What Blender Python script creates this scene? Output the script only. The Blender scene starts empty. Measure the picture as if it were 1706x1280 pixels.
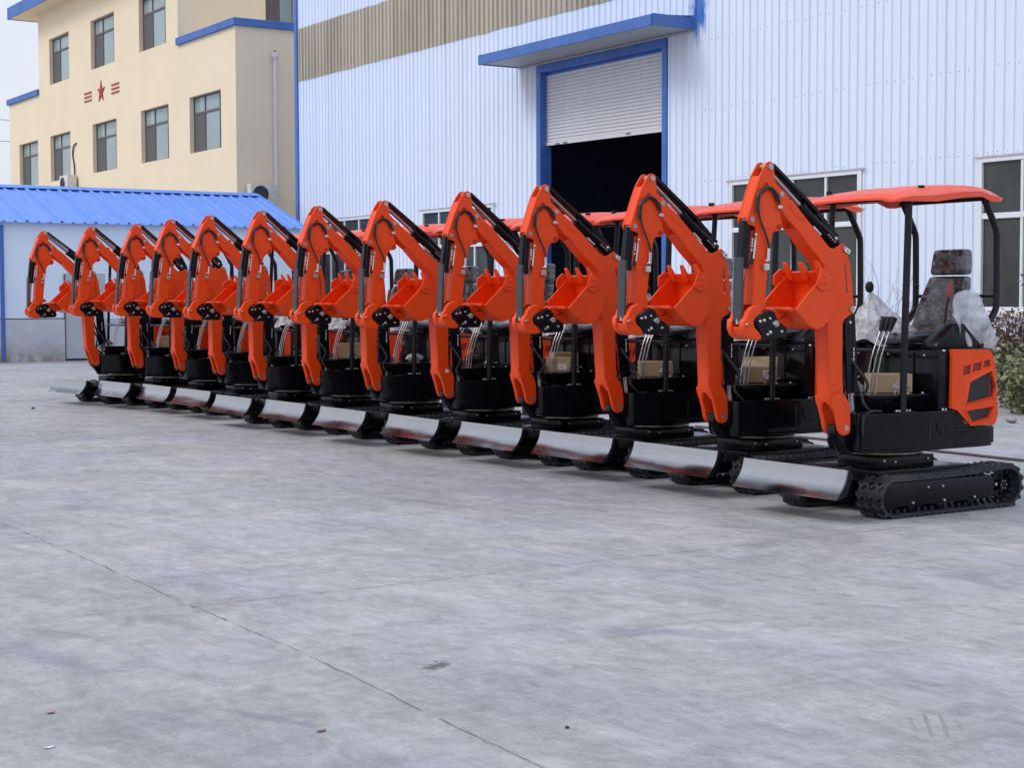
import bpy, bmesh, math, random
from mathutils import Vector, Matrix
sc = bpy.context.scene
COL = sc.collection
R = math.radians
rnd = random.Random(7)

# ------------------------------------------------------------------ materials
def new_mat(name):
    m = bpy.data.materials.new(name); m.use_nodes = True
    nt = m.node_tree
    return m, nt, nt.nodes['Principled BSDF']

def noise(nt, scale, detail=4.0, rough=0.55, vec=None, dist=0.0):
    n = nt.nodes.new('ShaderNodeTexNoise')
    n.inputs['Scale'].default_value = scale
    n.inputs['Detail'].default_value = detail
    n.inputs['Roughness'].default_value = rough
    n.inputs['Distortion'].default_value = dist
    if vec is not None: nt.links.new(vec, n.inputs['Vector'])
    return n.outputs['Fac']

def ramp(nt, fac, stops):
    r = nt.nodes.new('ShaderNodeValToRGB')
    e = r.color_ramp.elements
    while len(e) < len(stops): e.new(0.5)
    for k, (p, c) in enumerate(stops):
        e[k].position = p
        e[k].color = (c, c, c, 1) if isinstance(c, (int, float)) else (c[0], c[1], c[2], 1)
    nt.links.new(fac, r.inputs['Fac'])
    return r.outputs['Color']

def mixc(nt, fac, a, b, mode='MIX'):
    m = nt.nodes.new('ShaderNodeMix'); m.data_type = 'RGBA'; m.blend_type = mode
    for sock, v in ((m.inputs[0], fac), (m.inputs[6], a), (m.inputs[7], b)):
        if isinstance(v, (int, float)): sock.default_value = v
        elif isinstance(v, tuple): sock.default_value = (v[0], v[1], v[2], 1)
        else: nt.links.new(v, sock)
    return m.outputs[2]

def math_(nt, op, a, b=None, clamp=False):
    m = nt.nodes.new('ShaderNodeMath'); m.operation = op; m.use_clamp = clamp
    for k, v in enumerate((a, b)):
        if v is None: continue
        if isinstance(v, (int, float)): m.inputs[k].default_value = v
        else: nt.links.new(v, m.inputs[k])
    return m.outputs[0]

def coords(nt, kind='Object'):
    return nt.nodes.new('ShaderNodeTexCoord').outputs[kind]

def mapping(nt, vec, scale=(1, 1, 1), loc=(0, 0, 0), rot=(0, 0, 0)):
    m = nt.nodes.new('ShaderNodeMapping')
    m.inputs['Scale'].default_value = scale; m.inputs['Location'].default_value = loc; m.inputs['Rotation'].default_value = rot
    nt.links.new(vec, m.inputs['Vector'])
    return m.outputs['Vector']

def bump(nt, b, h, strength=0.2, dist=0.01):
    n = nt.nodes.new('ShaderNodeBump')
    n.inputs['Strength'].default_value = strength; n.inputs['Distance'].default_value = dist
    nt.links.new(h, n.inputs['Height']); nt.links.new(n.outputs['Normal'], b.inputs['Normal'])

def geo_pos(nt):
    return nt.nodes.new('ShaderNodeNewGeometry').outputs['Position']

def sep(nt, vec):
    s = nt.nodes.new('ShaderNodeSeparateXYZ'); nt.links.new(vec, s.inputs[0]); return s.outputs

def paint(name, col, rough=0.4, metal=0.0, var=0.12, nscale=6.0, coat=0.0, spec=0.5, dust=0.0):
    m, nt, b = new_mat(name)
    v = coords(nt)
    f = noise(nt, nscale, 5, 0.6, v)
    lo = tuple(c * (1 - var) for c in col); hi = tuple(min(1, c * (1 + var)) for c in col)
    c = ramp(nt, f, [(0.3, lo), (0.7, hi)])
    if dust > 0:
        g = noise(nt, 3.1, 6, 0.7, v)
        c = mixc(nt, ramp(nt, g, [(0.5, 0.0), (0.8, dust)]), c, (0.32, 0.3, 0.28))
    nt.links.new(c, b.inputs['Base Color'])
    g2 = noise(nt, nscale * 3, 4, 0.6, v)
    nt.links.new(ramp(nt, g2, [(0.3, max(0, rough - 0.08)), (0.7, min(1, rough + 0.1))]), b.inputs['Roughness'])
    b.inputs['Metallic'].default_value = metal
    b.inputs['Specular IOR Level'].default_value = spec
    b.inputs['Coat Weight'].default_value = coat
    b.inputs['Coat Roughness'].default_value = 0.15
    return m

M = {}
M['orange'] = paint('orange_paint', (0.82, 0.066, 0.005), 0.40, var=0.05, nscale=2.5, coat=0.03, spec=0.30, dust=0.015)
M['roof'] = paint('roof_plastic', (0.78, 0.062, 0.013), 0.36, var=0.04, nscale=2.0, coat=0.2)
M['black'] = paint('black_paint', (0.0045, 0.0055, 0.008), 0.22, var=0.25, nscale=4, spec=0.22, dust=0.008)
M['gloss'] = paint('gloss_black', (0.005, 0.006, 0.008), 0.12, var=0.2, nscale=3, spec=0.24, dust=0.004)
M['tube'] = paint('black_tube', (0.008, 0.008, 0.011), 0.3, var=0.2, spec=0.3)
M['rubber'] = paint('track_rubber', (0.022, 0.024, 0.030), 0.5, var=0.35, nscale=9, spec=0.4, dust=0.2)
M['grip'] = paint('black_grip', (0.007, 0.0075, 0.009), 0.45, spec=0.3)
M['guard'] = paint('guard_grey', (0.036, 0.039, 0.046), 0.5, var=0.15)
M['silver'] = paint('zinc_bolt', (0.62, 0.62, 0.62), 0.28, metal=0.9, var=0.1)
M['pin'] = paint('pin_steel', (0.42, 0.39, 0.36), 0.4, metal=0.7, var=0.2)
M['chrome'] = paint('chrome', (0.46, 0.46, 0.48), 0.25, metal=1.0, var=0.03)
M['grille'] = paint('grille_dark', (0.03, 0.034, 0.042), 0.55)
M['vent'] = paint('vent_dark_orange', (0.30, 0.028, 0.010), 0.5)
M['hose'] = paint('hose_rubber', (0.014, 0.014, 0.016), 0.45)
M['red'] = paint('red_grip', (0.34, 0.03, 0.045), 0.4)
M['sticker'] = paint('white_sticker', (0.75, 0.75, 0.76), 0.45, var=0.06, nscale=30)
M['dirt'] = paint('dark_marking', (0.05, 0.05, 0.05), 0.6)
M['cardboard'] = paint('cardboard', (0.40, 0.285, 0.165), 0.8, var=0.12, nscale=5)
M['white_frame'] = paint('white_frame', (0.72, 0.74, 0.77), 0.45, var=0.06, nscale=3)
M['blue_trim'] = paint('blue_trim', (0.045, 0.14, 0.46), 0.45, var=0.14, nscale=1.6, dust=0.12)
M['blue_fascia'] = paint('blue_fascia', (0.06, 0.15, 0.43), 0.6, var=0.18, nscale=0.9, dust=0.1)
M['frame_brown'] = paint('window_frame_brown', (0.10, 0.088, 0.088), 0.45)
M['screen'] = paint('insect_screen', (0.105, 0.098, 0.105), 0.7)
M['star_red'] = paint('emblem_red', (0.42, 0.03, 0.04), 0.5)
M['pvc'] = paint('pvc_pipe', (0.70, 0.69, 0.69), 0.4, var=0.06)
M['ac'] = paint('ac_casing', (0.62, 0.61, 0.58), 0.5, var=0.1, dust=0.15)
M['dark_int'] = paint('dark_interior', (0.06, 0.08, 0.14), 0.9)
M['soffit'] = paint('soffit_sheet', (0.42, 0.43, 0.45), 0.5, var=0.1)
M['door_grey'] = paint('door_grey', (0.46, 0.49, 0.53), 0.5, var=0.08, nscale=2)
M['twig'] = paint('twig_bark', (0.12, 0.095, 0.085), 0.8, var=0.25)
M['stone'] = paint('stone', (0.30, 0.29, 0.28), 0.8, var=0.3, nscale=20)
M['stone_dark'] = paint('stone_dark', (0.05, 0.05, 0.055), 0.8, var=0.3, nscale=20)
M['leaf_red'] = paint('dead_leaf', (0.16, 0.05, 0.045), 0.7, var=0.3)
M['paper'] = paint('paper', (0.7, 0.7, 0.7), 0.7)
M['joint'] = paint('joint_filler', (0.13, 0.13, 0.14), 0.9, var=0.4, nscale=11)
M['joint_pale'] = paint('joint_fine', (0.20, 0.20, 0.215), 0.9, var=0.3, nscale=9)
M['cable'] = paint('cable', (0.07, 0.06, 0.058), 0.7)
M['wire'] = paint('wire', (0.2, 0.21, 0.24), 0.7)

# blade steel: bare sheet, brushed, with arm reflections darkened in the colour near the cutting edge
def blade_mat():
    m, nt, b = new_mat('blade_steel')
    v = coords(nt)
    info = nt.nodes.new('ShaderNodeObjectInfo')
    off = nt.nodes.new('ShaderNodeVectorMath'); off.operation = 'ADD'
    cmb = nt.nodes.new('ShaderNodeCombineXYZ')
    nt.links.new(math_(nt, 'MULTIPLY', info.outputs['Random'], 37.0), cmb.inputs['Y'])
    nt.links.new(v, off.inputs[0]); nt.links.new(cmb.outputs[0], off.inputs[1])
    brush = noise(nt, 9, 3, 0.5, mapping(nt, off.outputs[0], (1, 0.08, 6)))
    blot = noise(nt, 3.5, 5, 0.6, off.outputs[0])
    c = ramp(nt, brush, [(0.3, (0.385, 0.384, 0.388)), (0.7, (0.425, 0.422, 0.424))])
    c = mixc(nt, ramp(nt, blot, [(0.5, 0.0), (0.72, 0.35)]), c, (0.27, 0.28, 0.29))
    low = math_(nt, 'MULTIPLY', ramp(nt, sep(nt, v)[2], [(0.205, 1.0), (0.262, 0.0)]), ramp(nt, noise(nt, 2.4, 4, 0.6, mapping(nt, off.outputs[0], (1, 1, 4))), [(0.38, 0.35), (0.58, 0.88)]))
    c = mixc(nt, low, c, (0.085, 0.095, 0.11))  # painted deepening of the mirrored arm and bucket
    nt.links.new(c, b.inputs['Base Color'])
    b.inputs['Metallic'].default_value = 1.0
    nt.links.new(ramp(nt, blot, [(0.3, 0.11), (0.7, 0.2)]), b.inputs['Roughness'])
    bump(nt, b, noise(nt, 2.2, 2, 0.5, mapping(nt, off.outputs[0], (1, 1, 0.4))), 0.12, 0.02)
    return m
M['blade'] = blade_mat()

def film_mat(name, col, alpha_lo, alpha_hi, nscale=9):
    m, nt, b = new_mat(name)
    v = coords(nt)
    f = noise(nt, nscale, 5, 0.6, v, 0.6)
    b.inputs['Base Color'].default_value = (*col, 1)
    b.inputs['Roughness'].default_value = 0.16
    nt.links.new(ramp(nt, f, [(0.35, alpha_lo), (0.65, alpha_hi)]), b.inputs['Alpha'])
    vo = nt.nodes.new('ShaderNodeTexVoronoi'); vo.inputs['Scale'].default_value = nscale * 1.5
    wv = nt.nodes.new('ShaderNodeVectorMath'); wv.operation = 'ADD'
    sc3 = nt.nodes.new('ShaderNodeVectorMath'); sc3.operation = 'SCALE'; sc3.inputs['Scale'].default_value = 0.25
    nn = nt.nodes.new('ShaderNodeTexNoise'); nn.inputs['Scale'].default_value = 5.0; nt.links.new(v, nn.inputs['Vector'])
    nt.links.new(nn.outputs['Color'], sc3.inputs[0]); nt.links.new(v, wv.inputs[0]); nt.links.new(sc3.outputs[0], wv.inputs[1])
    nt.links.new(wv.outputs[0], vo.inputs['Vector'])
    bump(nt, b, vo.outputs['Distance'], 0.7, 0.035)
    return m
M['film'] = film_mat('white_film', (0.72, 0.74, 0.78), 0.38, 0.74)
M['bag'] = film_mat('white_bag', (0.66, 0.69, 0.74), 0.45, 0.85, 6)

def wrap_mat(name, col):
    m, nt, b = new_mat(name)
    v = coords(nt)
    f = noise(nt, 2.6, 3, 0.5, mapping(nt, v, (1, 1.3, 1.9), (0, 0, 0), (0.9, 0.3, 0.5)), 1.2)
    nt.links.new(ramp(nt, f, [(0.38, tuple(c * 0.6 for c in col)), (0.55, col), (0.66, tuple(c * 2.0 for c in col))]), b.inputs['Base Color'])
    b.inputs['Roughness'].default_value = 0.2
    b.inputs['Coat Weight'].default_value = 0.9
    b.inputs['Coat Roughness'].default_value = 0.12
    vo = nt.nodes.new('ShaderNodeTexVoronoi'); vo.inputs['Scale'].default_value = 7.0
    nt.links.new(mapping(nt, v, (1, 1.6, 2.2), (0, 0, 0), (0.7, 0.5, 0.3)), vo.inputs['Vector'])
    bump(nt, b, mixc(nt, 0.5, vo.outputs['Distance'], noise(nt, 5.0, 3, 0.5, v, 1.2)), 1.0, 0.07)
    return m
M['wrap'] = wrap_mat('wrapped_seat', (0.062, 0.058, 0.061))
M['wrap2'] = wrap_mat('wrapped_cushion', (0.045, 0.05, 0.056))

# corrugated white sheet: weathered streaks, slightly different sheets
def sheet_mat(name, base, streak, amt, per=0.8, blotch=0.06, blue=False):
    m, nt, b = new_mat(name)
    p = geo_pos(nt)
    s = sep(nt, p)
    cell = nt.nodes.new('ShaderNodeTexWhiteNoise'); cell.noise_dimensions = '1D'
    nt.links.new(math_(nt, 'FLOOR', math_(nt, 'DIVIDE', s[1], per)), cell.inputs['W'])
    c = mixc(nt, math_(nt, 'MULTIPLY', cell.outputs['Value'], blotch * 2), base, tuple(x * 0.82 for x in base))
    st = noise(nt, 1.0, 6, 0.65, mapping(nt, p, (1, 5.0, 0.14)))
    c = mixc(nt, ramp(nt, st, [(0.48, 0.0), (0.78, amt)]), c, streak)
    big = noise(nt, 0.35, 5, 0.6, p)
    c = mixc(nt, ramp(nt, big, [(0.45, 0.0), (0.75, blotch * 2.5)]), c, streak)
    if blue:   # splash of blue paint beside the canopy end
        d = nt.nodes.new('ShaderNodeVectorMath'); d.operation = 'DISTANCE'
        nt.links.new(mapping(nt, p, (0, 1.0, 0.5), (0, 0, 0)), d.inputs[0]); d.inputs[1].default_value = (0, 24.86, 3.56)
        k = math_(nt, 'ADD', d.outputs['Value'], math_(nt, 'MULTIPLY', noise(nt, 4, 5, 0.7, mapping(nt, p, (1, 1.6, 0.6))), 0.55))
        c = mixc(nt, ramp(nt, k, [(0.40, 1.0), (0.56, 0.0)]), c, (0.05, 0.17, 0.52))
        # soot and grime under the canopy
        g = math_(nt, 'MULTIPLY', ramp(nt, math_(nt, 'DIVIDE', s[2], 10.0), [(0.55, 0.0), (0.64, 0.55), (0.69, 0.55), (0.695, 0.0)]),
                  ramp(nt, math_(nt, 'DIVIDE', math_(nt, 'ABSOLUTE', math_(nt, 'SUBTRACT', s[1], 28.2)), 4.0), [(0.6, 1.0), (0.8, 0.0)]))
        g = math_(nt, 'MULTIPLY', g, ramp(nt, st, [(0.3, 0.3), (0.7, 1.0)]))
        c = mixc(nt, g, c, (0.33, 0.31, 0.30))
    nt.links.new(c, b.inputs['Base Color'])
    b.inputs['Roughness'].default_value = 0.5
    b.inputs['Specular IOR Level'].default_value = 0.35
    return m
M['wall_white'] = sheet_mat('white_sheet_wall', (0.715, 0.785, 0.92), (0.55, 0.585, 0.64), 0.25, blue=True, blotch=0.03)
M['band'] = sheet_mat('translucent_band', (0.53, 0.475, 0.375), (0.30, 0.255, 0.185), 0.9, per=0.2, blotch=0.2)
M['shutter'] = sheet_mat('shutter_slats', (0.68, 0.67, 0.70), (0.45, 0.43, 0.42), 0.25)
M['shed_roof'] = sheet_mat('blue_shed_roof', (0.085, 0.24, 0.66), (0.12, 0.28, 0.66), 0.5, blotch=0.1)
M['shed_roof'] = paint('blue_roof_sheet', (0.135, 0.29, 0.74), 0.45, var=0.06, nscale=0.9)

def skirt_mat(name, base, dirt):
    m, nt, b = new_mat(name)
    p = geo_pos(nt); s = sep(nt, p)
    f = noise(nt, 1.3, 6, 0.65, p)
    c = ramp(nt, f, [(0.3, tuple(x * 0.8 for x in base)), (0.7, base)])
    g = noise(nt, 2.4, 6, 0.7, mapping(nt, p, (1, 1, 0.8)))
    low = ramp(nt, s[2], [(0.02, 1.0), (0.5, 0.0)])
    mk = math_(nt, 'MULTIPLY', low, ramp(nt, g, [(0.38, 0.0), (0.55, 1.0)]))
    c = mixc(nt, mk, c, dirt)
    nt.links.new(c, b.inputs['Base Color']); b.inputs['Roughness'].default_value = 0.85
    return m
M['skirt'] = skirt_mat('cement_skirt', (0.58, 0.60, 0.66), (0.30, 0.27, 0.21))
M['stucco'] = paint('cream_render', (0.83, 0.70, 0.505), 0.85, var=0.025, nscale=0.5, spec=0.2)
M['shed_wall'] = paint('shed_panel', (0.72, 0.82, 0.97), 0.5, var=0.03, nscale=0.8)
M['plinth'] = skirt_mat('warehouse_plinth', (0.50, 0.50, 0.52), (0.22, 0.2, 0.19))

def glass_mat(name, base, rough=0.04, spec=0.5, var=0.5, sc_=0.5):
    m, nt, b = new_mat(name)
    p = geo_pos(nt)
    f = noise(nt, sc_, 4, 0.6, p, 0.5)
    nt.links.new(ramp(nt, f, [(0.3, tuple(x * (1 - var) for x in base)), (0.7, tuple(x * (1 + var) for x in base))]), b.inputs['Base Color'])
    b.inputs['Roughness'].default_value = rough
    b.inputs['Specular IOR Level'].default_value = spec
    bump(nt, b, noise(nt, 0.8, 2, 0.5, p), 0.05, 0.05)
    return m
M['glass_dark'] = glass_mat('dark_glass', (0.046, 0.049, 0.047), 0.05, 0.32, 0.4, 0.9)
M['glass_pale'] = glass_mat('pale_glass', (0.27, 0.345, 0.345), 0.06, 0.6, 0.18, 0.3)

def leaf_mat(name, a, b_):
    m, nt, b = new_mat(name)
    f = noise(nt, 2.7, 3, 0.6, coords(nt))
    nt.links.new(ramp(nt, f, [(0.3, a), (0.7, b_)]), b.inputs['Base Color'])
    b.inputs['Roughness'].default_value = 0.6
    return m
M['leaf'] = leaf_mat('shrub_leaf', (0.13, 0.16, 0.075), (0.30, 0.32, 0.17))
M['leaf_brown'] = leaf_mat('dry_leaf', (0.085, 0.045, 0.03), (0.19, 0.12, 0.085))

def ground_mat():
    m, nt, b = new_mat('concrete')
    p = geo_pos(nt)
    b1 = noise(nt, 0.33, 6, 0.62, p, 0.6)
    b2 = noise(nt, 1.3, 8, 0.68, mapping(nt, p, (1.0, 0.7, 1), (3, 1, 0), (0, 0, 0.35)), 1.0)
    b3 = noise(nt, 5.5, 8, 0.72, mapping(nt, p, (1, 0.55, 1), (0, 0, 0), (0, 0, 0.6)), 0.8)
    b4 = noise(nt, 70, 4, 0.65, p)
    sw = noise(nt, 3.6, 7, 0.68, mapping(nt, p, (0.30, 3.4, 1), (0, 0, 0), (0, 0, 0.75)), 0.7)   # trowel sweeps
    sw2 = noise(nt, 2.8, 7, 0.68, mapping(nt, p, (3.2, 0.30, 1), (5, 0, 0), (0, 0, -0.25)), 0.9)
    c = ramp(nt, b1, [(0.36, (0.305, 0.308, 0.318)), (0.5, (0.355, 0.354, 0.358)), (0.64, (0.388, 0.385, 0.382))])
    hue = noise(nt, 0.9, 5, 0.6, mapping(nt, p, (1, 0.7, 1), (17, 3, 0)), 0.6)
    c = mixc(nt, 0.8, c, ramp(nt, hue, [(0.38, (0.96, 0.98, 1.05)), (0.5, (1, 1, 1)), (0.62, (1.03, 1.02, 0.98))]), 'MULTIPLY')
    c = mixc(nt, 0.75, c, ramp(nt, b2, [(0.34, 0.80), (0.46, 0.96), (0.55, 1.03), (0.67, 1.18)]), 'MULTIPLY')
    c = mixc(nt, 0.85, c, ramp(nt, b3, [(0.36, 0.80), (0.5, 1.0), (0.64, 1.17)]), 'MULTIPLY')
    b5 = noise(nt, 16, 6, 0.72, mapping(nt, p, (1, 0.5, 1), (4, 4, 0), (0, 0, 0.9)), 0.8)
    c = mixc(nt, 0.6, c, ramp(nt, b5, [(0.36, 0.82), (0.5, 1.0), (0.64, 1.15)]), 'MULTIPLY')
    c = mixc(nt, 0.42, c, ramp(nt, sw, [(0.36, 0.86), (0.5, 1.0), (0.64, 1.12)]), 'MULTIPLY')
    c = mixc(nt, 0.28, c, ramp(nt, sw2, [(0.36, 0.86), (0.5, 1.0), (0.64, 1.12)]), 'MULTIPLY')
    c = mixc(nt, 0.55, c, ramp(nt, b4, [(0.34, 0.84), (0.66, 1.14)]), 'MULTIPLY')
    # pale cement scuffs and darker damp-looking patches
    sc1 = noise(nt, 0.85, 10, 0.80, mapping(nt, p, (1, 0.6, 1), (7, 2, 0)), 1.2)
    c = mixc(nt, ramp(nt, sc1, [(0.56, 0.0), (0.66, 0.42)]), c, (0.50, 0.49, 0.48))
    dk = noise(nt, 0.6, 9, 0.76, mapping(nt, p, (1, 0.8, 1), (11, 5, 0)), 0.9)
    c = mixc(nt, ramp(nt, dk, [(0.57, 0.0), (0.68, 0.40)]), c, (0.185, 0.185, 0.205))
    pit = noise(nt, 30, 3, 0.6, mapping(nt, p, (1, 1, 1), (2, 9, 0)))
    c = mixc(nt, ramp(nt, pit, [(0.70, 0.0), (0.74, 0.35)]), c, (0.14, 0.14, 0.15))
    def spot(x, y, sx, sy, rot, r, col, amt, ns=6.0, nz=0.5):
        mp = nt.nodes.new('ShaderNodeMapping'); mp.vector_type = 'TEXTURE'
        mp.inputs['Location'].default_value = (x, y, 0); mp.inputs['Scale'].default_value = (sx, sy, 1); mp.inputs['Rotation'].default_value = (0, 0, rot)
        nt.links.new(p, mp.inputs['Vector'])
        ln = nt.nodes.new('ShaderNodeVectorMath'); ln.operation = 'LENGTH'
        nt.links.new(mp.outputs[0], ln.inputs[0])
        k = math_(nt, 'ADD', ln.outputs['Value'], math_(nt, 'MULTIPLY', math_(nt, 'SUBTRACT', noise(nt, ns, 6, 0.7, p), 0.5), nz * 2))
        return mixc(nt, math_(nt, 'MULTIPLY', ramp(nt, k, [(r * 0.5, 1.0), (r * 1.05, 0.0)]), amt), c, col)
    c = spot(3.41, 5.85, 0.055, 0.14, -0.9, 0.9, (0.10, 0.105, 0.10), 0.9, 16, 1.5)
    c = spot(2.1, 6.9, 0.10, 0.45, 0.1, 1.0, (0.21, 0.20, 0.25), 0.45, 7, 1.3)
    c = spot(2.47, 5.45, 0.04, 0.30, 0.42, 1.0, (0.19, 0.19, 0.23), 0.55, 9, 1.2)
    c = spot(2.15, 5.62, 0.05, 0.32, 0.36, 1.0, (0.20, 0.20, 0.24), 0.4, 9, 1.3)
    c = spot(6.1, 10.75, 0.10, 0.6, 0.3, 1.0, (0.20, 0.20, 0.21), 0.5, 6, 1.6)
    c = spot(4.9, 5.6, 0.22, 0.55, 0.9, 1.0, (0.50, 0.49, 0.49), 0.5, 5, 1.8)
    c = spot(4.75, 5.75, 0.12, 0.4, 0.8, 1.0, (0.20, 0.195, 0.26), 0.4, 7, 1.8)
    # faint rubber track print
    mp = nt.nodes.new('ShaderNodeMapping'); mp.vector_type = 'TEXTURE'
    mp.inputs['Location'].default_value = (4.43, 4.02, 0); mp.inputs['Scale'].default_value = (0.11, 0.20, 1); mp.inputs['Rotation'].default_value = (0, 0, -0.72)
    nt.links.new(p, mp.inputs['Vector'])
    wv = nt.nodes.new('ShaderNodeTexWave'); wv.inputs['Scale'].default_value = 0.62; wv.inputs['Distortion'].default_value = 1.2; wv.inputs['Detail'].default_value = 3
    nt.links.new(mp.outputs[0], wv.inputs['Vector'])
    ln = nt.nodes.new('ShaderNodeVectorMath'); ln.operation = 'LENGTH'; nt.links.new(mp.outputs[0], ln.inputs[0])
    mk = math_(nt, 'MULTIPLY', ramp(nt, ln.outputs['Value'], [(0.7, 1.0), (1.1, 0.0)]), ramp(nt, wv.outputs['Fac'], [(0.72, 0.0), (0.92, 0.6)]))
    c = mixc(nt, math_(nt, 'MULTIPLY', mk, ramp(nt, b3, [(0.4, 0.2), (0.6, 1.0)])), c, (0.16, 0.155, 0.15))
    nt.links.new(c, b.inputs['Base Color'])
    nt.links.new(ramp(nt, b3, [(0.3, 0.62), (0.7, 0.82)]), b.inputs['Roughness'])
    b.inputs['Specular IOR Level'].default_value = 0.3
    hgt = mixc(nt, 0.5, b4, noise(nt, 22, 6, 0.7, p))
    bump(nt, b, hgt, 0.22, 0.004)
    return m
M['ground'] = ground_mat()

# ------------------------------------------------------------------ mesh builder
class MB:
    def __init__(s, *mats):
        s.bm = bmesh.new(); s.mats = list(mats); s.mi = 0
    def use(s, mat):
        if mat not in s.mats: s.mats.append(mat)
        s.mi = s.mats.index(mat); return s
    def face(s, vs):
        try:
            f = s.bm.faces.new(vs); f.material_index = s.mi; return f
        except ValueError: return None
    def v(s, *p): return s.bm.verts.new(p)
    def loft(s, rings, close=True, cap=True):
        R_ = [[s.bm.verts.new(p) for p in r] for r in rings]
        n = len(R_[0])
        for a, b in zip(R_, R_[1:]):
            for k in range(n if close else n - 1):
                s.face([a[k], a[(k + 1) % n], b[(k + 1) % n], b[k]])
        if cap and close:
            s.face(list(reversed(R_[0]))); s.face(R_[-1])
        return s
    def prism(s, poly, y0, y1):   # polygon in x,z pushed along y
        return s.loft([[(x, y0, z) for x, z in poly], [(x, y1, z) for x, z in poly]])
    def prismz(s, poly, z0, z1, top=None):
        return s.loft([[(x, y, z0) for x, y in poly], [(x, y, z1) for x, y in (top or poly)]])
    def prismx(s, poly, x0, x1):  # polygon in y,z
        return s.loft([[(x0, y, z) for y, z in poly], [(x1, y, z) for y, z in poly]])
    def box(s, c, d, rot=None):
        m = rot.to_matrix() if rot else Matrix.Identity(3)
        pts = []
        for sz in (-1, 1):
            pts.append([tuple(Vector(c) + m @ Vector((sx * d[0] / 2, sy * d[1] / 2, sz * d[2] / 2))) for sx, sy in ((-1, -1), (1, -1), (1, 1), (-1, 1))])
        return s.loft(pts)
    def bx(s, x0, x1, y0, y1, z0, z1):
        return s.box(((x0 + x1) / 2, (y0 + y1) / 2, (z0 + z1) / 2), (abs(x1 - x0), abs(y1 - y0), abs(z1 - z0)))
    def bar(s, p0, p1, w, h, up=(0, 1, 0)):   # rectangular bar between two points; w along up
        p0, p1 = Vector(p0), Vector(p1); d = (p1 - p0).normalized(); u = Vector(up); u = (u - d * u.dot(d)).normalized(); t = d.cross(u)
        q = [u * w / 2 * a + t * h / 2 * b for a, b in ((-1, -1), (1, -1), (1, 1), (-1, 1))]
        return s.loft([[tuple(p0 + k) for k in q], [tuple(p1 + k) for k in q]])
    def cyl(s, p0, p1, r0, r1=None, n=12):
        return s.tube([p0, p1], r0, n, r1)
    def tube(s, pts, r, n=10, r1=None, closed=False):
        P = [Vector(p) for p in pts]; rings = []
        t0 = (P[1] - P[0]).normalized()
        u = t0.orthogonal().normalized()
        for k, p in enumerate(P):
            if k == 0: t = t0
            elif k == len(P) - 1: t = (P[k] - P[k - 1]).normalized()
            else: t = ((P[k] - P[k - 1]).normalized() + (P[k + 1] - P[k]).normalized()).normalized()
            u = (u - t * u.dot(t)).normalized(); w = t.cross(u)
            rr = r if r1 is None else r + (r1 - r) * k / (len(P) - 1)
            if isinstance(r, (list, tuple)): rr = r[k]
            rings.append([tuple(p + (u * math.cos(2 * math.pi * j / n) + w * math.sin(2 * math.pi * j / n)) * rr) for j in range(n)])
        return s.loft(rings)
    def bolt(s, c, axis, r=0.012, h=0.012, mat=None):
        old = s.mi
        if mat: s.use(mat)
        c = Vector(c); a = Vector(axis).normalized()
        s.tube([c - a * 0.002, c + a * h * 0.6, c + a * h], [r, r, r * 0.65], 8)
        s.mi = old; return s
    def ball(s, c, rad, n=10, m=6, sq=(1, 1, 1)):
        rings = []
        for k in range(1, m):
            a = math.pi * k / m
            rings.append([(c[0] + rad * sq[0] * math.sin(a) * math.cos(2 * math.pi * j / n), c[1] + rad * sq[1] * math.sin(a) * math.sin(2 * math.pi * j / n), c[2] - rad * sq[2] * math.cos(a)) for j in range(n)])
        return s.loft(rings)
    def grid(s, f, nu, nv):
        V = [[s.bm.verts.new(f(i / nu, j / nv)) for j in range(nv + 1)] for i in range(nu + 1)]
        for i in range(nu):
            for j in range(nv):
                s.face([V[i][j], V[i + 1][j], V[i + 1][j + 1], V[i][j + 1]])
        return s
    def plate_holes(s, outer, holes, y0, y1):   # plate in x,z with real holes, between y0 and y1
        b2 = bmesh.new(); es = []
        for loop in [outer] + holes:
            vs = [b2.verts.new((x, y0, z)) for x, z in loop]
            es += [b2.edges.new((vs[k], vs[(k + 1) % len(vs)])) for k in range(len(vs))]
        bmesh.ops.triangle_fill(b2, use_beauty=True, use_dissolve=False, edges=es)
        ex = bmesh.ops.extrude_face_region(b2, geom=list(b2.faces))
        for g in ex['geom']:
            if isinstance(g, bmesh.types.BMVert): g.co.y = y1
        mp = {v: s.bm.verts.new(v.co) for v in b2.verts}
        for f in b2.faces: s.face([mp[v] for v in f.verts])
        b2.free(); return s
    def bevel(s, w, seg=2, ang=30):
        bmesh.ops.recalc_face_normals(s.bm, faces=s.bm.faces)
        es = [e for e in s.bm.edges if len(e.link_faces) == 2 and e.calc_face_angle(0) > R(ang)]
        if es: bmesh.ops.bevel(s.bm, geom=es, offset=w, segments=seg, profile=0.6, affect='EDGES', clamp_overlap=True)
        return s
    def build(s, name, parent=None, off=(0, 0, 0), smooth=35, loc=None, recalc=True):
        if recalc: bmesh.ops.recalc_face_normals(s.bm, faces=s.bm.faces)
        me = bpy.data.meshes.new(name)
        if any(off): bmesh.ops.translate(s.bm, vec=Vector(off), verts=s.bm.verts)
        s.bm.to_mesh(me); s.bm.free()
        for m in s.mats: me.materials.append(m if not isinstance(m, str) else M[m])
        if smooth:
            me.polygons.foreach_set('use_smooth', [True] * len(me.polygons))
            me.set_sharp_from_angle(angle=R(smooth))
        o = bpy.data.objects.new(name, me); COL.objects.link(o)
        if parent: o.parent = parent
        if loc: o.location = loc
        return o

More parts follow.
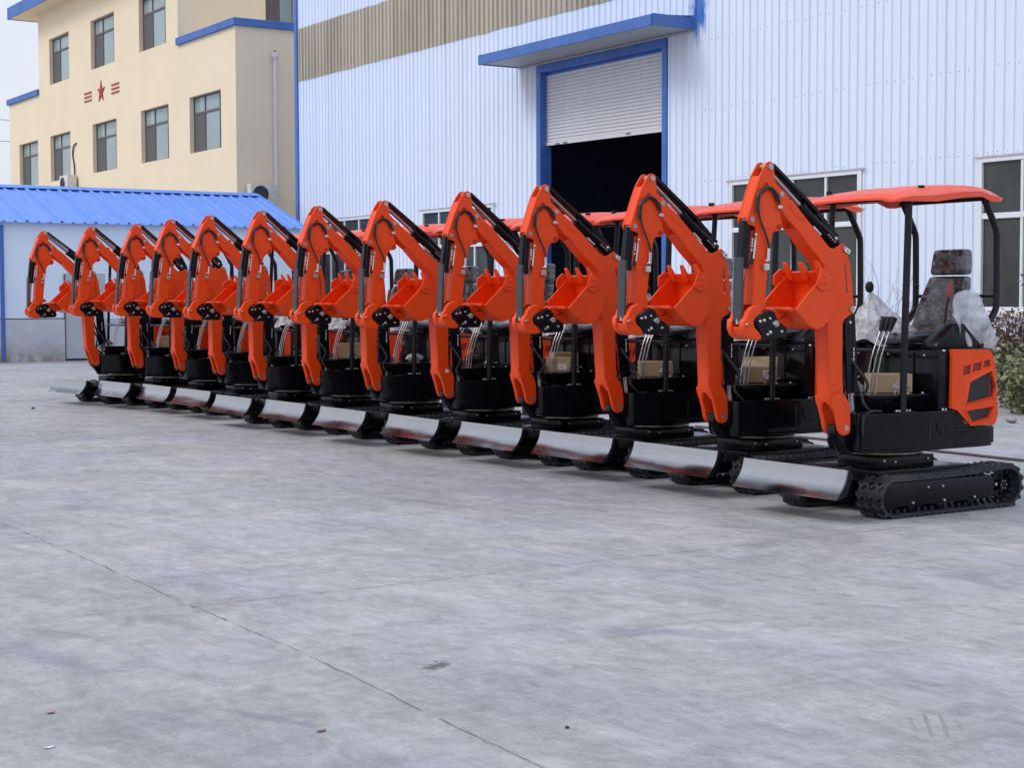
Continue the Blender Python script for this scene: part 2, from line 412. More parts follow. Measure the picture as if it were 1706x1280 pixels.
def tag(o, label=None, cat=None, group=None, kind=None):
    if label: o['label'] = label
    if cat: o['category'] = cat
    if group: o['group'] = group
    if kind: o['kind'] = kind
    return o
def empty(name, loc=(0, 0, 0), rz=0.0):
    o = bpy.data.objects.new(name, None); COL.objects.link(o)
    o.location = loc; o.rotation_euler = (0, 0, rz); o.empty_display_size = 0.3
    return o
def copy_tree(o, parent=None):
    c = o.copy(); COL.objects.link(c); c.parent = parent
    for ch in list(o.children): copy_tree(ch, c)
    return c
def arc(cx, cz, r, a0, a1, n):
    return [(cx + r * math.cos(R(a0 + (a1 - a0) * k / n)), cz + r * math.sin(R(a0 + (a1 - a0) * k / n))) for k in range(n + 1)]
# ------------------------------------------------------------------ the excavator (front looks along -x)
OFF = (-0.60, -0.515, 0.0)
PIN = (-0.20, 0.265, 0.64)
BOFF = tuple(-c for c in PIN)

def belt_path():
    pts = []
    f, r = (0.115, 0.145), (1.295, 0.162)
    rf, rr = 0.128, 0.136
    pts += [(f[0] + rf * math.cos(R(a)), f[1] + rf * math.sin(R(a))) for a in range(270, 90, -15)]
    n = 22
    top0, top1 = (f[0] + rf * math.cos(R(92)), f[1] + rf), (r[0], r[1] + rr)
    for k in range(n):
        t = k / n; sag = -0.012 * math.sin(math.pi * t)
        pts.append((top0[0] + (top1[0] - top0[0]) * t, top0[1] + (top1[1] - top0[1]) * t + sag))
    pts += [(r[0] + rr * math.cos(R(a)), r[1] + rr * math.sin(R(a))) for a in range(90, -60, -15)]
    pts += [(1.33, 0.0225), (1.25, 0.0205)]
    for k in range(1, n):
        t = k / n
        pts.append((1.25 + (f[0] - 1.25) * t, 0.02))
    return pts

def resample(pts, n):
    P = [Vector((a, 0, b)) for a, b in pts]; P.append(P[0])
    L = [0]
    for a, b in zip(P, P[1:]): L.append(L[-1] + (b - a).length)
    out = []
    k = 0
    for i in range(n):
        d = L[-1] * i / n
        while L[k + 1] < d: k += 1
        t = (d - L[k]) / (L[k + 1] - L[k])
        p = P[k].lerp(P[k + 1], t); out.append(p)
    tg = [(out[(i + 1) % n] - out[i - 1]).normalized() for i in range(n)]
    return out, tg

def make_track(parent, y0, y1):
    mb = MB('rubber')
    N = 46 * 2
    P, T = resample(belt_path(), N)
    nor = [Vector((-t.z, 0, t.x)) for t in T]   # path runs clockwise seen from -y; outward
    c = Vector((0.7, 0, 0.15))
    if nor[5].dot(P[5] - c) < 0: nor = [-k for k in nor]
    rings = []
    for p, n in zip(P, nor):
        a, b = p - n * 0.012, p + n * 0.010
        rings.append([(a.x, y0, a.z), (b.x, y0, b.z), (b.x, y1, b.z), (a.x, y1, a.z)])
    V = [[mb.bm.verts.new(q) for q in r] for r in rings]
    for i in range(N):
        A, B = V[i], V[(i + 1) % N]
        for k in range(4): mb.face([A[k], A[(k + 1) % 4], B[(k + 1) % 4], B[k]])
    W = y1 - y0
    def at(i, fr):
        i0 = math.floor(i); t = i - i0
        p = P[i0 % N].lerp(P[(i0 + 1) % N], t); n = nor[i0 % N].lerp(nor[(i0 + 1) % N], t).normalized()
        return p, n
    def lug(i, ys, ds, wid, h):   # ys: across fractions; ds: offsets along the belt in steps
        lo, hi = [], []
        rings = []
        for yf, d in zip(ys, ds):
            r = []
            for dd, hh, sh in ((-wid, 0.006, 1), (-wid * 0.55, h, 1), (wid * 0.55, h, 1), (wid, 0.006, 1)):
                p, n = at(i + d + dd, 0)
                q = p + n * hh
                r.append((q.x, y0 + W * yf, q.z))
            rings.append(r)
        mb.loft(rings)
    for i in range(46):   # chevron rows, then edge blocks and inner drive teeth
        b = i * 2.0
        lug(b, (-0.015, 0.15, 0.30, 0.475), (0.50, -0.30, 0.40, -0.25), 0.50, 0.030)
        lug(b, (0.525, 0.70, 0.85, 1.015), (-0.25, 0.40, -0.30, 0.50), 0.50, 0.030)
    for i in range(46):
        b = i * 2.0 + 1.4
        p, n = at(b, 0); t = Vector((n.z, 0, -n.x))
        m = p - n * 0.024
        for yf in (0.32, 0.68):
            cc = Vector((m.x, y0 + W * yf, m.z))
            mb.bar(cc - t * 0.012, cc + t * 0.012, 0.03, 0.026)
    return mb.build('rubber_track', parent, OFF, smooth=25)

def make_track_frame(parent, y0, y1, s):   # s = -1 near side (outer face at y0), +1 far side
    yo = y0 if s < 0 else y1               # outer face
    ins = lambda d: yo - s * d
    poly = [(0.0, 0.083), (0.0, 0.235), (0.03, 0.252), (1.12, 0.248), (1.15, 0.225), (1.15, 0.10), (1.10, 0.078), (0.03, 0.078)]
    mb = MB('black'); mb.prism(poly, ins(0.022), ins(0.17)); mb.bevel(0.006)
    ax = (0, s, 0)
    for x, z in ((0.46, 0.203), (0.609, 0.201), (0.309, 0.100), (0.626, 0.098), (0.942, 0.100)):
        mb.bolt((x, ins(0.021), z), ax, 0.0105, 0.014, 'silver')
    mb.use('grip'); mb.bx(0.452, 0.457, ins(0.0205), ins(0.03), 0.13, 0.215)
    fr = mb.build('track_frame', parent, OFF)
    # sprocket at the rear, idler at the front, rollers below
    cx, cz = 1.295, 0.162
    mb = MB('black'); ring = []
    for k in range(24):
        a = 2 * math.pi * k / 24; rr = 0.118 if k % 2 else 0.096
        ring.append((cx + rr * math.cos(a), cz + rr * math.sin(a)))
    holes = []
    for k in range(7):
        a = 2 * math.pi * k / 7
        holes.append([(cx + 0.066 * math.cos(a) + 0.017 * math.cos(b), cz + 0.066 * math.sin(a) + 0.017 * math.sin(b)) for b in [2 * math.pi * j / 8 for j in range(8)]])
    ya, yb = (ins(0.075), ins(0.10))
    mb.plate_holes(ring, holes, min(ya, yb), max(ya, yb))
    mb.cyl((cx, ins(0.05), cz), (cx, ins(0.16), cz), 0.042, n=16)
    for k in range(6):
        a = 2 * math.pi * k / 6
        mb.bolt((cx + 0.03 * math.cos(a), ins(0.05), cz + 0.03 * math.sin(a)), ax, 0.006, 0.008, 'pin')
    mb.use('silver'); mb.cyl((1.222, ins(0.055), 0.17), (1.222, ins(0.075), 0.17), 0.012, n=10)
    mb.build('sprocket', fr, OFF)
    mb = MB('black'); mb.cyl((0.115, ins(0.06), 0.145), (0.115, ins(0.17), 0.145), 0.112, n=28); mb.bevel(0.008)
    mb.build('idler_wheel', fr, OFF)
    for x in (0.33, 0.62, 0.94):
        mb = MB('black'); mb.cyl((x, ins(0.05), 0.066), (x, ins(0.18), 0.066), 0.034, n=16); mb.bevel(0.004)
        mb.build('track_roller', fr, OFF)
    return fr

def make_excavator():
    root = empty('mini_excavator')
    yc = 0.515
    # ---- undercarriage
    make_track(root, 0.0, 0.23); make_track(root, 0.80, 1.03)
    make_track_frame(root, 0.0, 0.23, -1); make_track_frame(root, 0.80, 1.03, 1)
    mb = MB('black')
    mb.prismz([(0.13, 0.30), (0.20, 0.19), (0.70, 0.185), (0.72, 0.22), (0.72, 0.78), (0.70, 0.80), (0.42, 0.80), (0.13, 0.58)], 0.325, 0.412)
    mb.bx(0.10, 1.05, 0.165, 0.87, 0.15, 0.322)
    mb.bevel(0.006)
    for x, z in ((0.30, 0.377), (0.19, 0.39), (0.63, 0.385)):
        mb.bolt((x if x else 0.05, 0.186 if x else 0.192, z), (0, -1, 0), 0.011, 0.012, 'silver')
    mb.build('undercarriage', root, OFF)
    mb = MB('black'); mb.cyl((0.50, yc, 0.413), (0.50, yc, 0.462), 0.30, n=48)
    mb.use('pin'); mb.cyl((0.50, yc, 0.420), (0.50, yc, 0.428), 0.306, n=48)
    mb.build('slewing_ring', root, OFF)
    mb = MB('hose')   # hydraulic hose loops behind the blade
    y = 0.22
    pts = [(-0.20, y + 0.04, 0.25), (-0.20, y, 0.31), (-0.16, y, 0.355), (-0.10, y, 0.36), (-0.06, y + 0.02, 0.32), (-0.05, y + 0.05, 0.25)]
    mb.tube(smooth_path(pts, 4), 0.0065, 8)
    mb.build('blade_hose', root, OFF)
    # ---- dozer blade
    prof = [(-0.350, 0.372), (-0.3585, 0.335), (-0.367, 0.303), (-0.372, 0.292), (-0.390, 0.258), (-0.411, 0.227), (-0.436, 0.198), (-0.463, 0.172)]
    bo = [(x + 0.014, z - 0.003) for x, z in reversed(prof)]
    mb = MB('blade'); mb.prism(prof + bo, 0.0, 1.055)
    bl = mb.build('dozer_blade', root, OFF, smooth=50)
    for y0, y1 in ((-0.004, 0.022), (1.033, 1.059)):
        mb = MB('black')
        mb.prism([(x + 0.0145, z - 0.003) for x, z in prof] + [(-0.36, 0.185), (-0.325, 0.24), (-0.305, 0.31), (-0.31, 0.368)], y0, y1)
        mb.bevel(0.003, 1)
        mb.build('blade_side_plate', bl, OFF)
    mb = MB('black')
    mb.prism([(-0.325, 0.35), (-0.27, 0.345), (-0.265, 0.30), (-0.33, 0.30)], 0.023, 1.032)
    mb.prism([(-0.37, 0.24), (-0.31, 0.25), (-0.31, 0.215), (-0.40, 0.205)], 0.023, 1.032)
    mb.bevel(0.004, 1); mb.build('blade_stiffener', bl, OFF)
    for y in (0.30, 0.72):
        mb = MB('black')
        mb.prism([(-0.352, 0.33), (-0.36, 0.23), (-0.25, 0.17), (0.12, 0.15), (0.12, 0.24), (-0.2, 0.285)], y - 0.025, y + 0.025); mb.bevel(0.004)
        mb.bolt((-0.22, y - 0.026, 0.25), (0, -1, 0), 0.014, 0.014, 'silver'); mb.bolt((0.05, y - 0.026, 0.195), (0, -1, 0), 0.014, 0.014, 'silver')
        mb.build('blade_arm', root, OFF)
    # ---- house
    mb = MB('gloss')
    nose = [(-0.075, 0.14), (-0.055, 0.105), (0.165, 0.048), (0.245, 0.03), (0.74, 0.03), (0.74, 1.0), (0.55, 1.0), (0.40, 0.97), (0.12, 0.68), (-0.05, 0.46), (-0.075, 0.41)]
    tail = [(0.74, 0.03), (1.06, 0.03), (1.18, 0.05), (1.245, 0.12), (1.31, 0.28), (1.335, 0.515), (1.31, 0.75), (1.245, 0.91), (1.18, 0.98), (1.06, 1.0), (0.74, 1.0)]
    whole = nose[:4] + tail[1:-1] + nose[6:]
    mb.prismz([(x * 0.985 + 0.008, yc + (y - yc) * 0.975) for x, y in whole], 0.458, 0.481)
    mb.prismz(nose, 0.482, 0.738)
    mb.prismz([(x if x > 0.75 else 0.7405, y) for x, y in tail], 0.482, 0.600)
    mb.prism([(0.7405, 0.601), (0.7405, 0.737), (0.762, 0.730), (0.895, 0.601)], 0.0305, 0.9995)
    mb.bevel(0.007, 2, 24)
    mb.use('grip'); mb.bx(0.475, 0.492, 0.0275, 0.05, 0.53, 0.69)
    mb.use('gloss'); mb.tube([(0.55, 0.029, 0.665), (0.565, 0.027, 0.60), (0.60, 0.027, 0.575), (0.90, 0.028, 0.572)], 0.005, 6)
    for x in (0.225, 0.25, 0.325, 0.355): mb.bolt((x, 0.10, 0.738), (0, 0, 1), 0.012, 0.016, 'silver')
    mb.use('tube'); mb.bx(0.205, 0.375, 0.065, 0.145, 0.738, 0.744)
    for x in (0.66, 0.69): mb.bolt((x, 0.07, 0.738), (0, 0, 1), 0.011, 0.014, 'silver')
    mb.build('base_platform', root, OFF, smooth=14)
    # footwell box, sloping sides
    mb = MB('gloss')
    top = [(-0.02, 0.13), (0.10, 0.10), (0.64, 0.10), (0.64, 0.93), (0.40, 0.93), (-0.02, 0.46)]
    bot = [(0.05, 0.21), (0.15, 0.19), (0.64, 0.16), (0.64, 0.90), (0.42, 0.90), (0.05, 0.44)]
    mb.prismz(bot, 0.736, 0.862, top); mb.bevel(0.008)
    for x, y in ((0.35, 0.115), (0.50, 0.115)): mb.bolt((x, y, 0.862), (0, 0, 1), 0.009, 0.01, 'silver')
    mb.build('floor_step', root, OFF)
    # seat pedestal
    mb = MB('gloss')
    mb.prismz([(0.615, 0.075), (0.72, 0.06), (1.12, 0.06), (1.20, 0.2), (1.22, 0.515), (1.20, 0.83), (1.12, 0.97), (0.615, 0.96)], 0.74, 1.178); mb.bevel(0.01)
    mb.use('grip'); mb.bx(0.606, 0.612, 0.3, 0.31, 0.9, 1.15); mb.bx(0.606, 0.612, 0.72, 0.73, 0.9, 1.15)
    for x, z in ((0.735, 1.165), (0.66, 1.165), (0.725, 1.01), (0.72, 0.795)):
        mb.bolt((x, 0.068, z), (0, -1, 0), 0.010, 0.012, 'silver')
    for y, z in ((0.2, 1.13), (0.55, 1.13), (0.85, 1.13), (0.85, 0.95)): mb.bolt((0.612, y, z), (-1, 0, 0), 0.010, 0.012, 'silver')
    mb.build('seat_pedestal', root, OFF)
    # engine cover
    hood = MB('orange')
    side = [(0.706, 1.176), (1.085, 1.166), (1.135, 1.12), (1.160, 1.032), (1.192, 0.692), (1.165, 0.625), (0.905, 0.615), (0.762, 0.734), (0.700, 0.752)]
    g1 = [(0.914, 0.948), (1.103, 1.012), (1.150, 0.897), (1.124, 0.825), (0.842, 0.783), (0.879, 0.934)]
    g2 = [(0.845, 0.727), (1.126, 0.750), (1.084, 0.674), (0.908, 0.648)]
    vs = [[(0.821, 1.051), (0.898, 1.063), (0.885, 0.996), (0.816, 0.986)], [(0.922, 1.067), (1.012, 1.079), (1.000, 1.022), (0.910, 1.006)], [(1.036, 1.083), (1.090, 1.095), (1.107, 1.048), (1.024, 1.036)]]
    hood.plate_holes(side, [g1, g2] + vs, 0.022, 0.05)
    hood.plate_holes([(x, z) for x, z in side], [], 0.98, 1.008)
    def rim(loop, w=0.016):
        n = len(loop); cx = sum(p[0] for p in loop) / n; cz = sum(p[1] for p in loop) / n
        a, b = [], []
        for x, z in loop:
            dx, dz = x - cx, z - cz; l = math.hypot(dx, dz)
            a.append(hood.v(x + dx / l * w, 0.0215, z + dz / l * w)); b.append(hood.v(x + dx / l * 0.002, 0.009, z + dz / l * 0.002))
        c = [hood.v(x, 0.03, z) for x, z in loop]
        for k in range(n):
            j = (k + 1) % n
            hood.face([a[k], a[j], b[j], b[k]]); hood.face([b[k], b[j], c[j], c[k]])
    rim(g1, 0.03); rim(g2, 0.026)
    arcp = [(1.10, 0.03), (1.19, 0.05), (1.235, 0.13), (1.29, 0.28), (1.312, 0.515), (1.29, 0.75), (1.235, 0.90), (1.19, 0.98), (1.10, 1.0)]
    rings = []
    for z, f in ((0.612, 0.995), (0.70, 1.0), (0.85, 0.992), (1.03, 0.972), (1.10, 0.955), (1.15, 0.925), (1.168, 0.88)):
        rings.append([(1.05 + (x - 1.05) * (1 - (1 - f) * 3), 0.515 + (y - 0.515) * (1 if k in (0, 8) else 0.5 + f / 2), z) for k, (x, y) in enumerate(arcp)])
    hood.loft(rings, close=False, cap=False)
    hood.prismz([(0.71, 0.051), (1.085, 0.051), (1.13, 0.1), (1.19, 0.28), (1.205, 0.515), (1.19, 0.75), (1.13, 0.93), (1.085, 0.979), (0.71, 0.979)], 1.150, 1.169)
    h = hood.build('engine_cover', root, OFF, smooth=28)
    for loop, nm in ((g1, 'cooling_grille'), (g2, 'cooling_grille')):
        mb = MB('grille')
        n = len(loop); cx = sum(p[0] for p in loop) / n; cz = sum(p[1] for p in loop) / n
        mb.prism([(cx + (x - cx) * 1.04, cz + (z - cz) * 1.04) for x, z in loop], 0.036, 0.055)
        zs = sorted(z for x, z in loop); z = zs[0] + 0.008
        while z < zs[-1] - 0.004:
            xs = []
            for k in range(n):
                (xa, za), (xb, zb) = loop[k], loop[(k + 1) % n]
                if (za - z) * (zb - z) < 0: xs.append(xa + (xb - xa) * (z - za) / (zb - za))
            if len(xs) == 2: mb.bar((min(xs), 0.034, z), (max(xs), 0.034, z), 0.008, 0.005)
            z += 0.0115
        mb.build(nm, h, OFF)
    for loop in vs:
        mb = MB('vent'); cx = sum(p[0] for p in loop) / 4; cz = sum(p[1] for p in loop) / 4
        mb.prism([(cx + (x - cx) * 1.03, cz + (z - cz) * 1.03) for x, z in loop], 0.034, 0.046)
        for t in (0.25, 0.5, 0.75):
            a = Vector(loop[0] + (0,)).lerp(Vector(loop[3] + (0,)), t); b = Vector(loop[1] + (0,)).lerp(Vector(loop[2] + (0,)), t)
            mb.bar((a.x, 0.032, a.y), (b.x, 0.032, b.y), 0.008, 0.006)
        mb.build('vent_louvre', h, OFF)
    # consoles
    mb = MB('black'); mb.prism([(0.60, 1.180), (0.62, 1.225), (0.80, 1.36), (0.90, 1.355), (1.10, 1.180)], 0.09, 0.235); mb.bevel(0.012)
    mb.build('side_console', root, OFF)
    mb = MB('black'); mb.prism([(0.50, 1.180), (0.50, 1.32), (0.56, 1.38), (0.86, 1.38), (1.0, 1.180)], 0.76, 0.92); mb.bevel(0.012)
    mb.build('side_console', root, OFF)
    # seat
    seat = MB('black'); seat.prismz([(0.52, 0.3), (1.1, 0.28), (1.1, 0.72), (0.52, 0.70)], 1.179, 1.205); seat.bevel(0.006)
    seat.prism([(0.86, 1.206), (1.02, 1.206), (1.06, 1.30), (0.90, 1.28)], 0.26, 0.29)
    st = seat.build('seat', root, OFF)
    mb = MB('wrap2')
    mb.loft([[(0.40, 0.30, 1.215), (0.40, 0.70, 1.215), (1.00, 0.72, 1.215), (1.00, 0.27, 1.215)], [(0.38, 0.27, 1.26), (0.38, 0.73, 1.26), (1.02, 0.75, 1.27), (1.02, 0.25, 1.27)], [(0.43, 0.32, 1.298), (0.43, 0.68, 1.298), (0.98, 0.70, 1.31), (0.98, 0.30, 1.31)]])
    mb.bevel(0.022, 3); mb.build('seat_cushion', st, OFF, smooth=60)
    def pad(x0, z0, x1, z1, ya, yb, yta, ytb, th, name, mat='wrap'):
        mb = MB(mat); rings = []
        for k in range(6):
            t = k / 5; x = x0 + (x1 - x0) * t; z = z0 + (z1 - z0) * t
            a, b = ya + (yta - ya) * t ** 2, yb + (ytb - yb) * t ** 2
            bulge = 0.02 * math.sin(math.pi * t)
            rings.append([(x - th / 2 + 0.01, a, z), (x - th / 2 - bulge * 0.4, a + 0.09, z), (x - th / 2 + 0.01, (a + b) / 2, z), (x - th / 2 - bulge * 0.4, b - 0.09, z), (x - th / 2 + 0.01, b, z), (x + th / 2, b, z), (x + th / 2 + bulge, (a + b) / 2, z), (x + th / 2, a, z)])
        mb.loft(rings); mb.bevel(0.032, 4, 40); mb.build(name, st, OFF, smooth=70)
    pad(1.03, 1.285, 1.18, 1.705, 0.25, 0.71, 0.31, 0.65, 0.11, 'backrest')
    pad(1.18, 1.714, 1.20, 1.908, 0.315, 0.645, 0.335, 0.625, 0.12, 'headrest')
    # levers
    for y in (0.255, 0.300, 0.345):
        mb = MB('chrome'); mb.tube([(0.17, y, 0.863), (0.185, y, 0.98), (0.225, y, 1.12), (0.245, y, 1.17), (0.31, y, 1.31)], 0.0055, 8)
        lv = mb.build('control_lever', root, OFF)
        mb = MB('grip'); mb.tube([(0.308, y, 1.305), (0.318, y, 1.325), (0.345, y, 1.385), (0.352, y, 1.402), (0.353, y, 1.404)], [0.012, 0.017, 0.025, 0.027, 0.012], 12)
        mb.build('lever_grip', lv, OFF)
    mb = MB('tube'); mb.tube([(0.765, 0.15, 1.36), (0.775, 0.15, 1.46), (0.800, 0.15, 1.56)], 0.010, 8)
    sl = mb.build('safety_lever', root, OFF)
    mb = MB('red'); mb.tube([(0.797, 0.15, 1.545), (0.802, 0.15, 1.57), (0.815, 0.15, 1.64), (0.818, 0.15, 1.655)], [0.013, 0.017, 0.017, 0.008], 10); mb.build('lever_grip', sl, OFF)
    mb = MB('grip'); mb.tube([(0.54, 0.70, 1.36), (0.53, 0.68, 1.46), (0.52, 0.66, 1.57)], 0.012, 8); mb.ball((0.512, 0.655, 1.625), 0.032, sq=(1, 1, 1.45)); mb.build('joystick', root, OFF)
    for x, y, d in ((0.09, 0.42, 1), (0.30, 0.19, -1)):
        mb = MB('chrome')
        if d > 0: mb.prism([(0.06, 0.965), (0.085, 0.972), (0.21, 0.885), (0.185, 0.87), (0.09, 0.882)], 0.36, 0.41); mb.bevel(0.003, 1); mb.tube([(0.08, 0.355, 0.95), (0.12, 0.35, 0.90), (0.13, 0.35, 0.864)], 0.006, 6)
        else:
            mb.bar((x, y, 0.90), (x + 0.05, y, 0.95), 0.05, 0.007); mb.tube([(x + 0.0, y - 0.02, 0.955), (x + 0.04, y - 0.02, 0.93), (x + 0.09, y - 0.02, 0.90), (x + 0.13, y - 0.02, 0.905)], 0.006, 6)
            mb.tube([(x, y, 0.864), (x + 0.005, y, 0.91), (x + 0.03, y, 0.93)], 0.008, 6); mb.tube([(x + 0.06, y + 0.02, 0.864), (x + 0.055, y + 0.02, 0.92)], 0.005, 6)
        mb.build('foot_pedal', root, OFF)
    # canopy posts, rail
    mb = MB('tube'); mb.tube([(0.29, 0.105, 0.744), (0.31, 0.107, 1.40), (0.34, 0.11, 2.25)], 0.026, 14); mb.build('canopy_post', root, OFF)
    mb = MB('tube'); mb.tube([(0.29, 0.905, 0.744), (0.31, 0.90, 1.40), (0.34, 0.86, 2.25)], 0.022, 14); mb.build('canopy_post', root, OFF)
    rear = [(1.09, 2.27), (1.125, 2.235), (1.225, 2.065), (1.243, 2.02), (1.247, 1.95), (1.252, 1.62), (1.250, 1.50), (1.238, 1.45), (1.19, 1.39), (1.11, 1.31), (1.08, 1.175)]
    for y in (0.10, 0.89):
        mb = MB('tube'); mb.tube(smooth_path([(x, y, z) for x, z in rear], 2), 0.025, 14); mb.build('canopy_post', root, OFF)
    mb = MB('tube'); mb.tube([(0.285, 0.10, 1.167), (0.285, 0.90, 1.167)], 0.0155, 12); mb.build('hand_rail', root, OFF)
    mb = MB('tube'); mb.tube([(1.25, 0.10, 1.556), (1.25, 0.89, 1.556)], 0.014, 10)
    mb.tube([(1.25, 0.86, 1.64), (1.20, 0.83, 1.64)], 0.009, 8); mb.ball((1.195, 0.827, 1.635), 0.018); mb.build('hand_rail', root, OFF)
    # canopy roof
    st_ = [(0.135, 2.214, 2.243, 2.250), (0.17, 2.216, 2.272, 2.284), (0.27, 2.218, 2.302, 2.314), (0.41, 2.219, 2.322, 2.336), (0.50, 2.222, 2.332, 2.347), (0.60, 2.236, 2.343, 2.356), (0.76, 2.258, 2.354, 2.366), (0.95, 2.272, 2.356, 2.369), (1.03, 2.246, 2.350, 2.362), (1.06, 2.236, 2.345, 2.357), (1.145, 2.237, 2.325, 2.337), (1.19, 2.250, 2.300, 2.310), (1.225, 2.268, 2.282, 2.286)]
    mb = MB('roof'); rings = []
    for k, (x, ze, zs, zc) in enumerate(st_):
        fl = 0.012 if x > 0.45 and x < 1.2 else 0.0
        ye = 0.0 + (0.05 if k == 0 else 0.02 if k == 1 else 0.03 if k >= 11 else 0.0)
        half = [(ye - fl, ze), (ye + 0.004 - fl, ze + (zs - ze) * 0.42), (ye + 0.075, zs - 0.008), (0.16, zs + (zc - zs) * 0.35), (0.34, zc), (0.40, zc - 0.012 if 2 < k < 9 else zc)]
        prof_ = half + [(1.0 - y, z) for y, z in reversed(half)]
        rings.append([(x, y, z) for y, z in prof_])
    n = len(rings[0])
    mb.loft(rings, close=False, cap=False)
    under = [[(x, y + (0.012 if j < n / 2 else -0.012), z + 0.002 if j in (0, n - 1) else z - 0.016) for j, (x, y, z) in enumerate(r)] for r in rings]
    mb.loft(under, close=False, cap=False)
    mb.bm.verts.ensure_lookup_table()
    tot = len(st_)
    V = list(mb.bm.verts)
    A, B = V[:tot * n], V[tot * n:]
    for i in range(tot - 1):
        for j in (0, n - 1): mb.face([A[i * n + j], A[(i + 1) * n + j], B[(i + 1) * n + j], B[i * n + j]])
    for i in (0, tot - 1):
        for j in range(n - 1): mb.face([A[i * n + j], A[i * n + j + 1], B[i * n + j + 1], B[i * n + j]])
    rf = mb.build('canopy_roof', root, OFF, smooth=26)
    for x, y, z in ((0.30, 0.86, 2.316), (0.46, 0.11, 2.322)):
        mb = MB('grip'); mb.cyl((x, y, z - 0.02), (x, y, z + 0.018), 0.024, n=12); mb.build('roof_bolt', rf, OFF)
    for x0, x1, z0, z1 in ((0.30, 0.37, 2.235, 2.262), (1.07, 1.12, 2.25, 2.275)):
        mb = MB('grip'); mb.bx(x0, x1, 0.09, 0.90, z0, z1); mb.build('roof_beam', rf, OFF)

    # ---- boom group: meshes relative to the boom foot pin
    boom_group = []
    def bb(mb, name, parent=root, sm=35):
        o = mb.build(name, parent, BOFF, sm)
        if parent is root: o.location = Vector(PIN) + Vector(OFF); boom_group.append(o)
        return o
    mb = MB('black')
    br = [(-0.245, 0.66), (-0.25, 0.60), (-0.20, 0.555), (-0.13, 0.458), (0.02, 0.458), (0.02, 0.742), (-0.06, 0.742), (-0.09, 0.69), (-0.15, 0.665)]
    mb.prism(br, 0.225, 0.305); mb.bevel(0.008)
    mb.prism([(-0.10, 0.47), (0.0, 0.47), (0.03, 0.742), (-0.03, 0.755), (-0.10, 0.735)], 0.15, 0.224); mb.bevel(0.006)
    mb.use('pin'); mb.cyl((-0.20, 0.19, 0.64), (-0.20, 0.34, 0.64), 0.02, n=14)
    mb.use('hose'); mb.tube(smooth_path([(-0.02, 0.14, 0.52), (-0.07, 0.13, 0.60), (-0.06, 0.13, 0.72), (0.02, 0.13, 0.752), (0.10, 0.13, 0.748)], 3), 0.011, 8)
    mb.tube(smooth_path([(-0.09, 0.36, 0.50), (-0.12, 0.37, 0.62), (-0.09, 0.38, 0.74), (0.0, 0.38, 0.80)], 3), 0.012, 8)
    bb(mb, 'swing_bracket')
    for dy, z1, x1 in ((0.15, 0.95, 0.02), (0.36, 1.02, -0.01), (0.39, 0.90, 0.03)):   # hoses looping from the slew joint up to the boom
        mb = MB('hose'); mb.tube(smooth_path([(0.03, dy, 0.742), (-0.05, dy - 0.01, 0.80), (-0.07 + x1 * 0.5, dy, 0.86), (-0.05 + x1, dy - 0.02, z1), (-0.12, 0.31 if dy > 0.3 else 0.215, z1 + 0.18), (-0.17, 0.30 if dy > 0.3 else 0.225, z1 + 0.30)], 4), 0.011, 8)
        mb.build('hydraulic_hose', root, OFF)

    boom = [(-0.180, 0.596), (-0.200, 0.592), (-0.225, 0.600), (-0.245, 0.630), (-0.262, 0.70), (-0.283, 0.765), (-0.305, 0.815), (-0.318, 0.845), (-0.319, 0.90), (-0.330, 1.10), (-0.342, 1.275), (-0.350, 1.395), (-0.352, 1.47), (-0.358, 1.60), (-0.366, 1.70), (-0.392, 1.775), (-0.430, 1.815), (-0.513, 1.886), (-0.634, 2.011), (-0.720, 2.075), (-0.790, 2.150), (-0.830, 2.215), (-0.818, 2.255), (-0.780, 2.275), (-0.746, 2.256), (-0.704, 2.213), (-0.635, 2.163), (-0.347, 1.903), (-0.322, 1.888), (-0.290, 1.886), (-0.255, 1.900), (-0.224, 1.919), (-0.200, 1.918), (-0.180, 1.900), (-0.168, 1.870), (-0.155, 1.825), (-0.137, 1.780), (-0.114, 1.620), (-0.104, 1.52), (-0.098, 1.468), (-0.108, 1.438), (-0.150, 1.418), (-0.185, 1.400), (-0.204, 1.365), (-0.204, 1.10), (-0.200, 0.905), (-0.192, 0.860), (-0.170, 0.825), (-0.156, 0.793), (-0.148, 0.70), (-0.146, 0.632), (-0.158, 0.605)]
    slot = [(-0.196, 1.783), (-0.179, 1.776), (-0.157, 1.58), (-0.171, 1.577)]
    rearp = [p for p in boom]
    mb = MB('orange')
    mb.plate_holes(boom, [slot], 0.198, 0.212); mb.plate_holes(boom, [slot], 0.318, 0.332)
    # web: closes front and rear between the side plates, open at both forks
    fr_ = [(-0.318, 0.845), (-0.319, 0.90), (-0.330, 1.10), (-0.342, 1.275), (-0.350, 1.395), (-0.352, 1.47), (-0.358, 1.60), (-0.366, 1.70), (-0.392, 1.775), (-0.430, 1.815), (-0.513, 1.886), (-0.634, 2.011)]
    bk_ = [(-0.195, 0.87), (-0.204, 0.92), (-0.204, 1.10), (-0.204, 1.25), (-0.204, 1.35), (-0.200, 1.44), (-0.20, 1.57), (-0.22, 1.70), (-0.26, 1.80), (-0.30, 1.86), (-0.40, 1.945), (-0.56, 2.09)]
    rings = [[(a[0] + 0.001, 0.2125, a[1]), (a[0] + 0.001, 0.3175, a[1]), (b[0] - 0.003, 0.3175, b[1]), (b[0] - 0.003, 0.2125, b[1])] for a, b in zip(fr_, bk_)]
    mb.loft(rings)
    mb.bevel(0.0035, 1, 50)
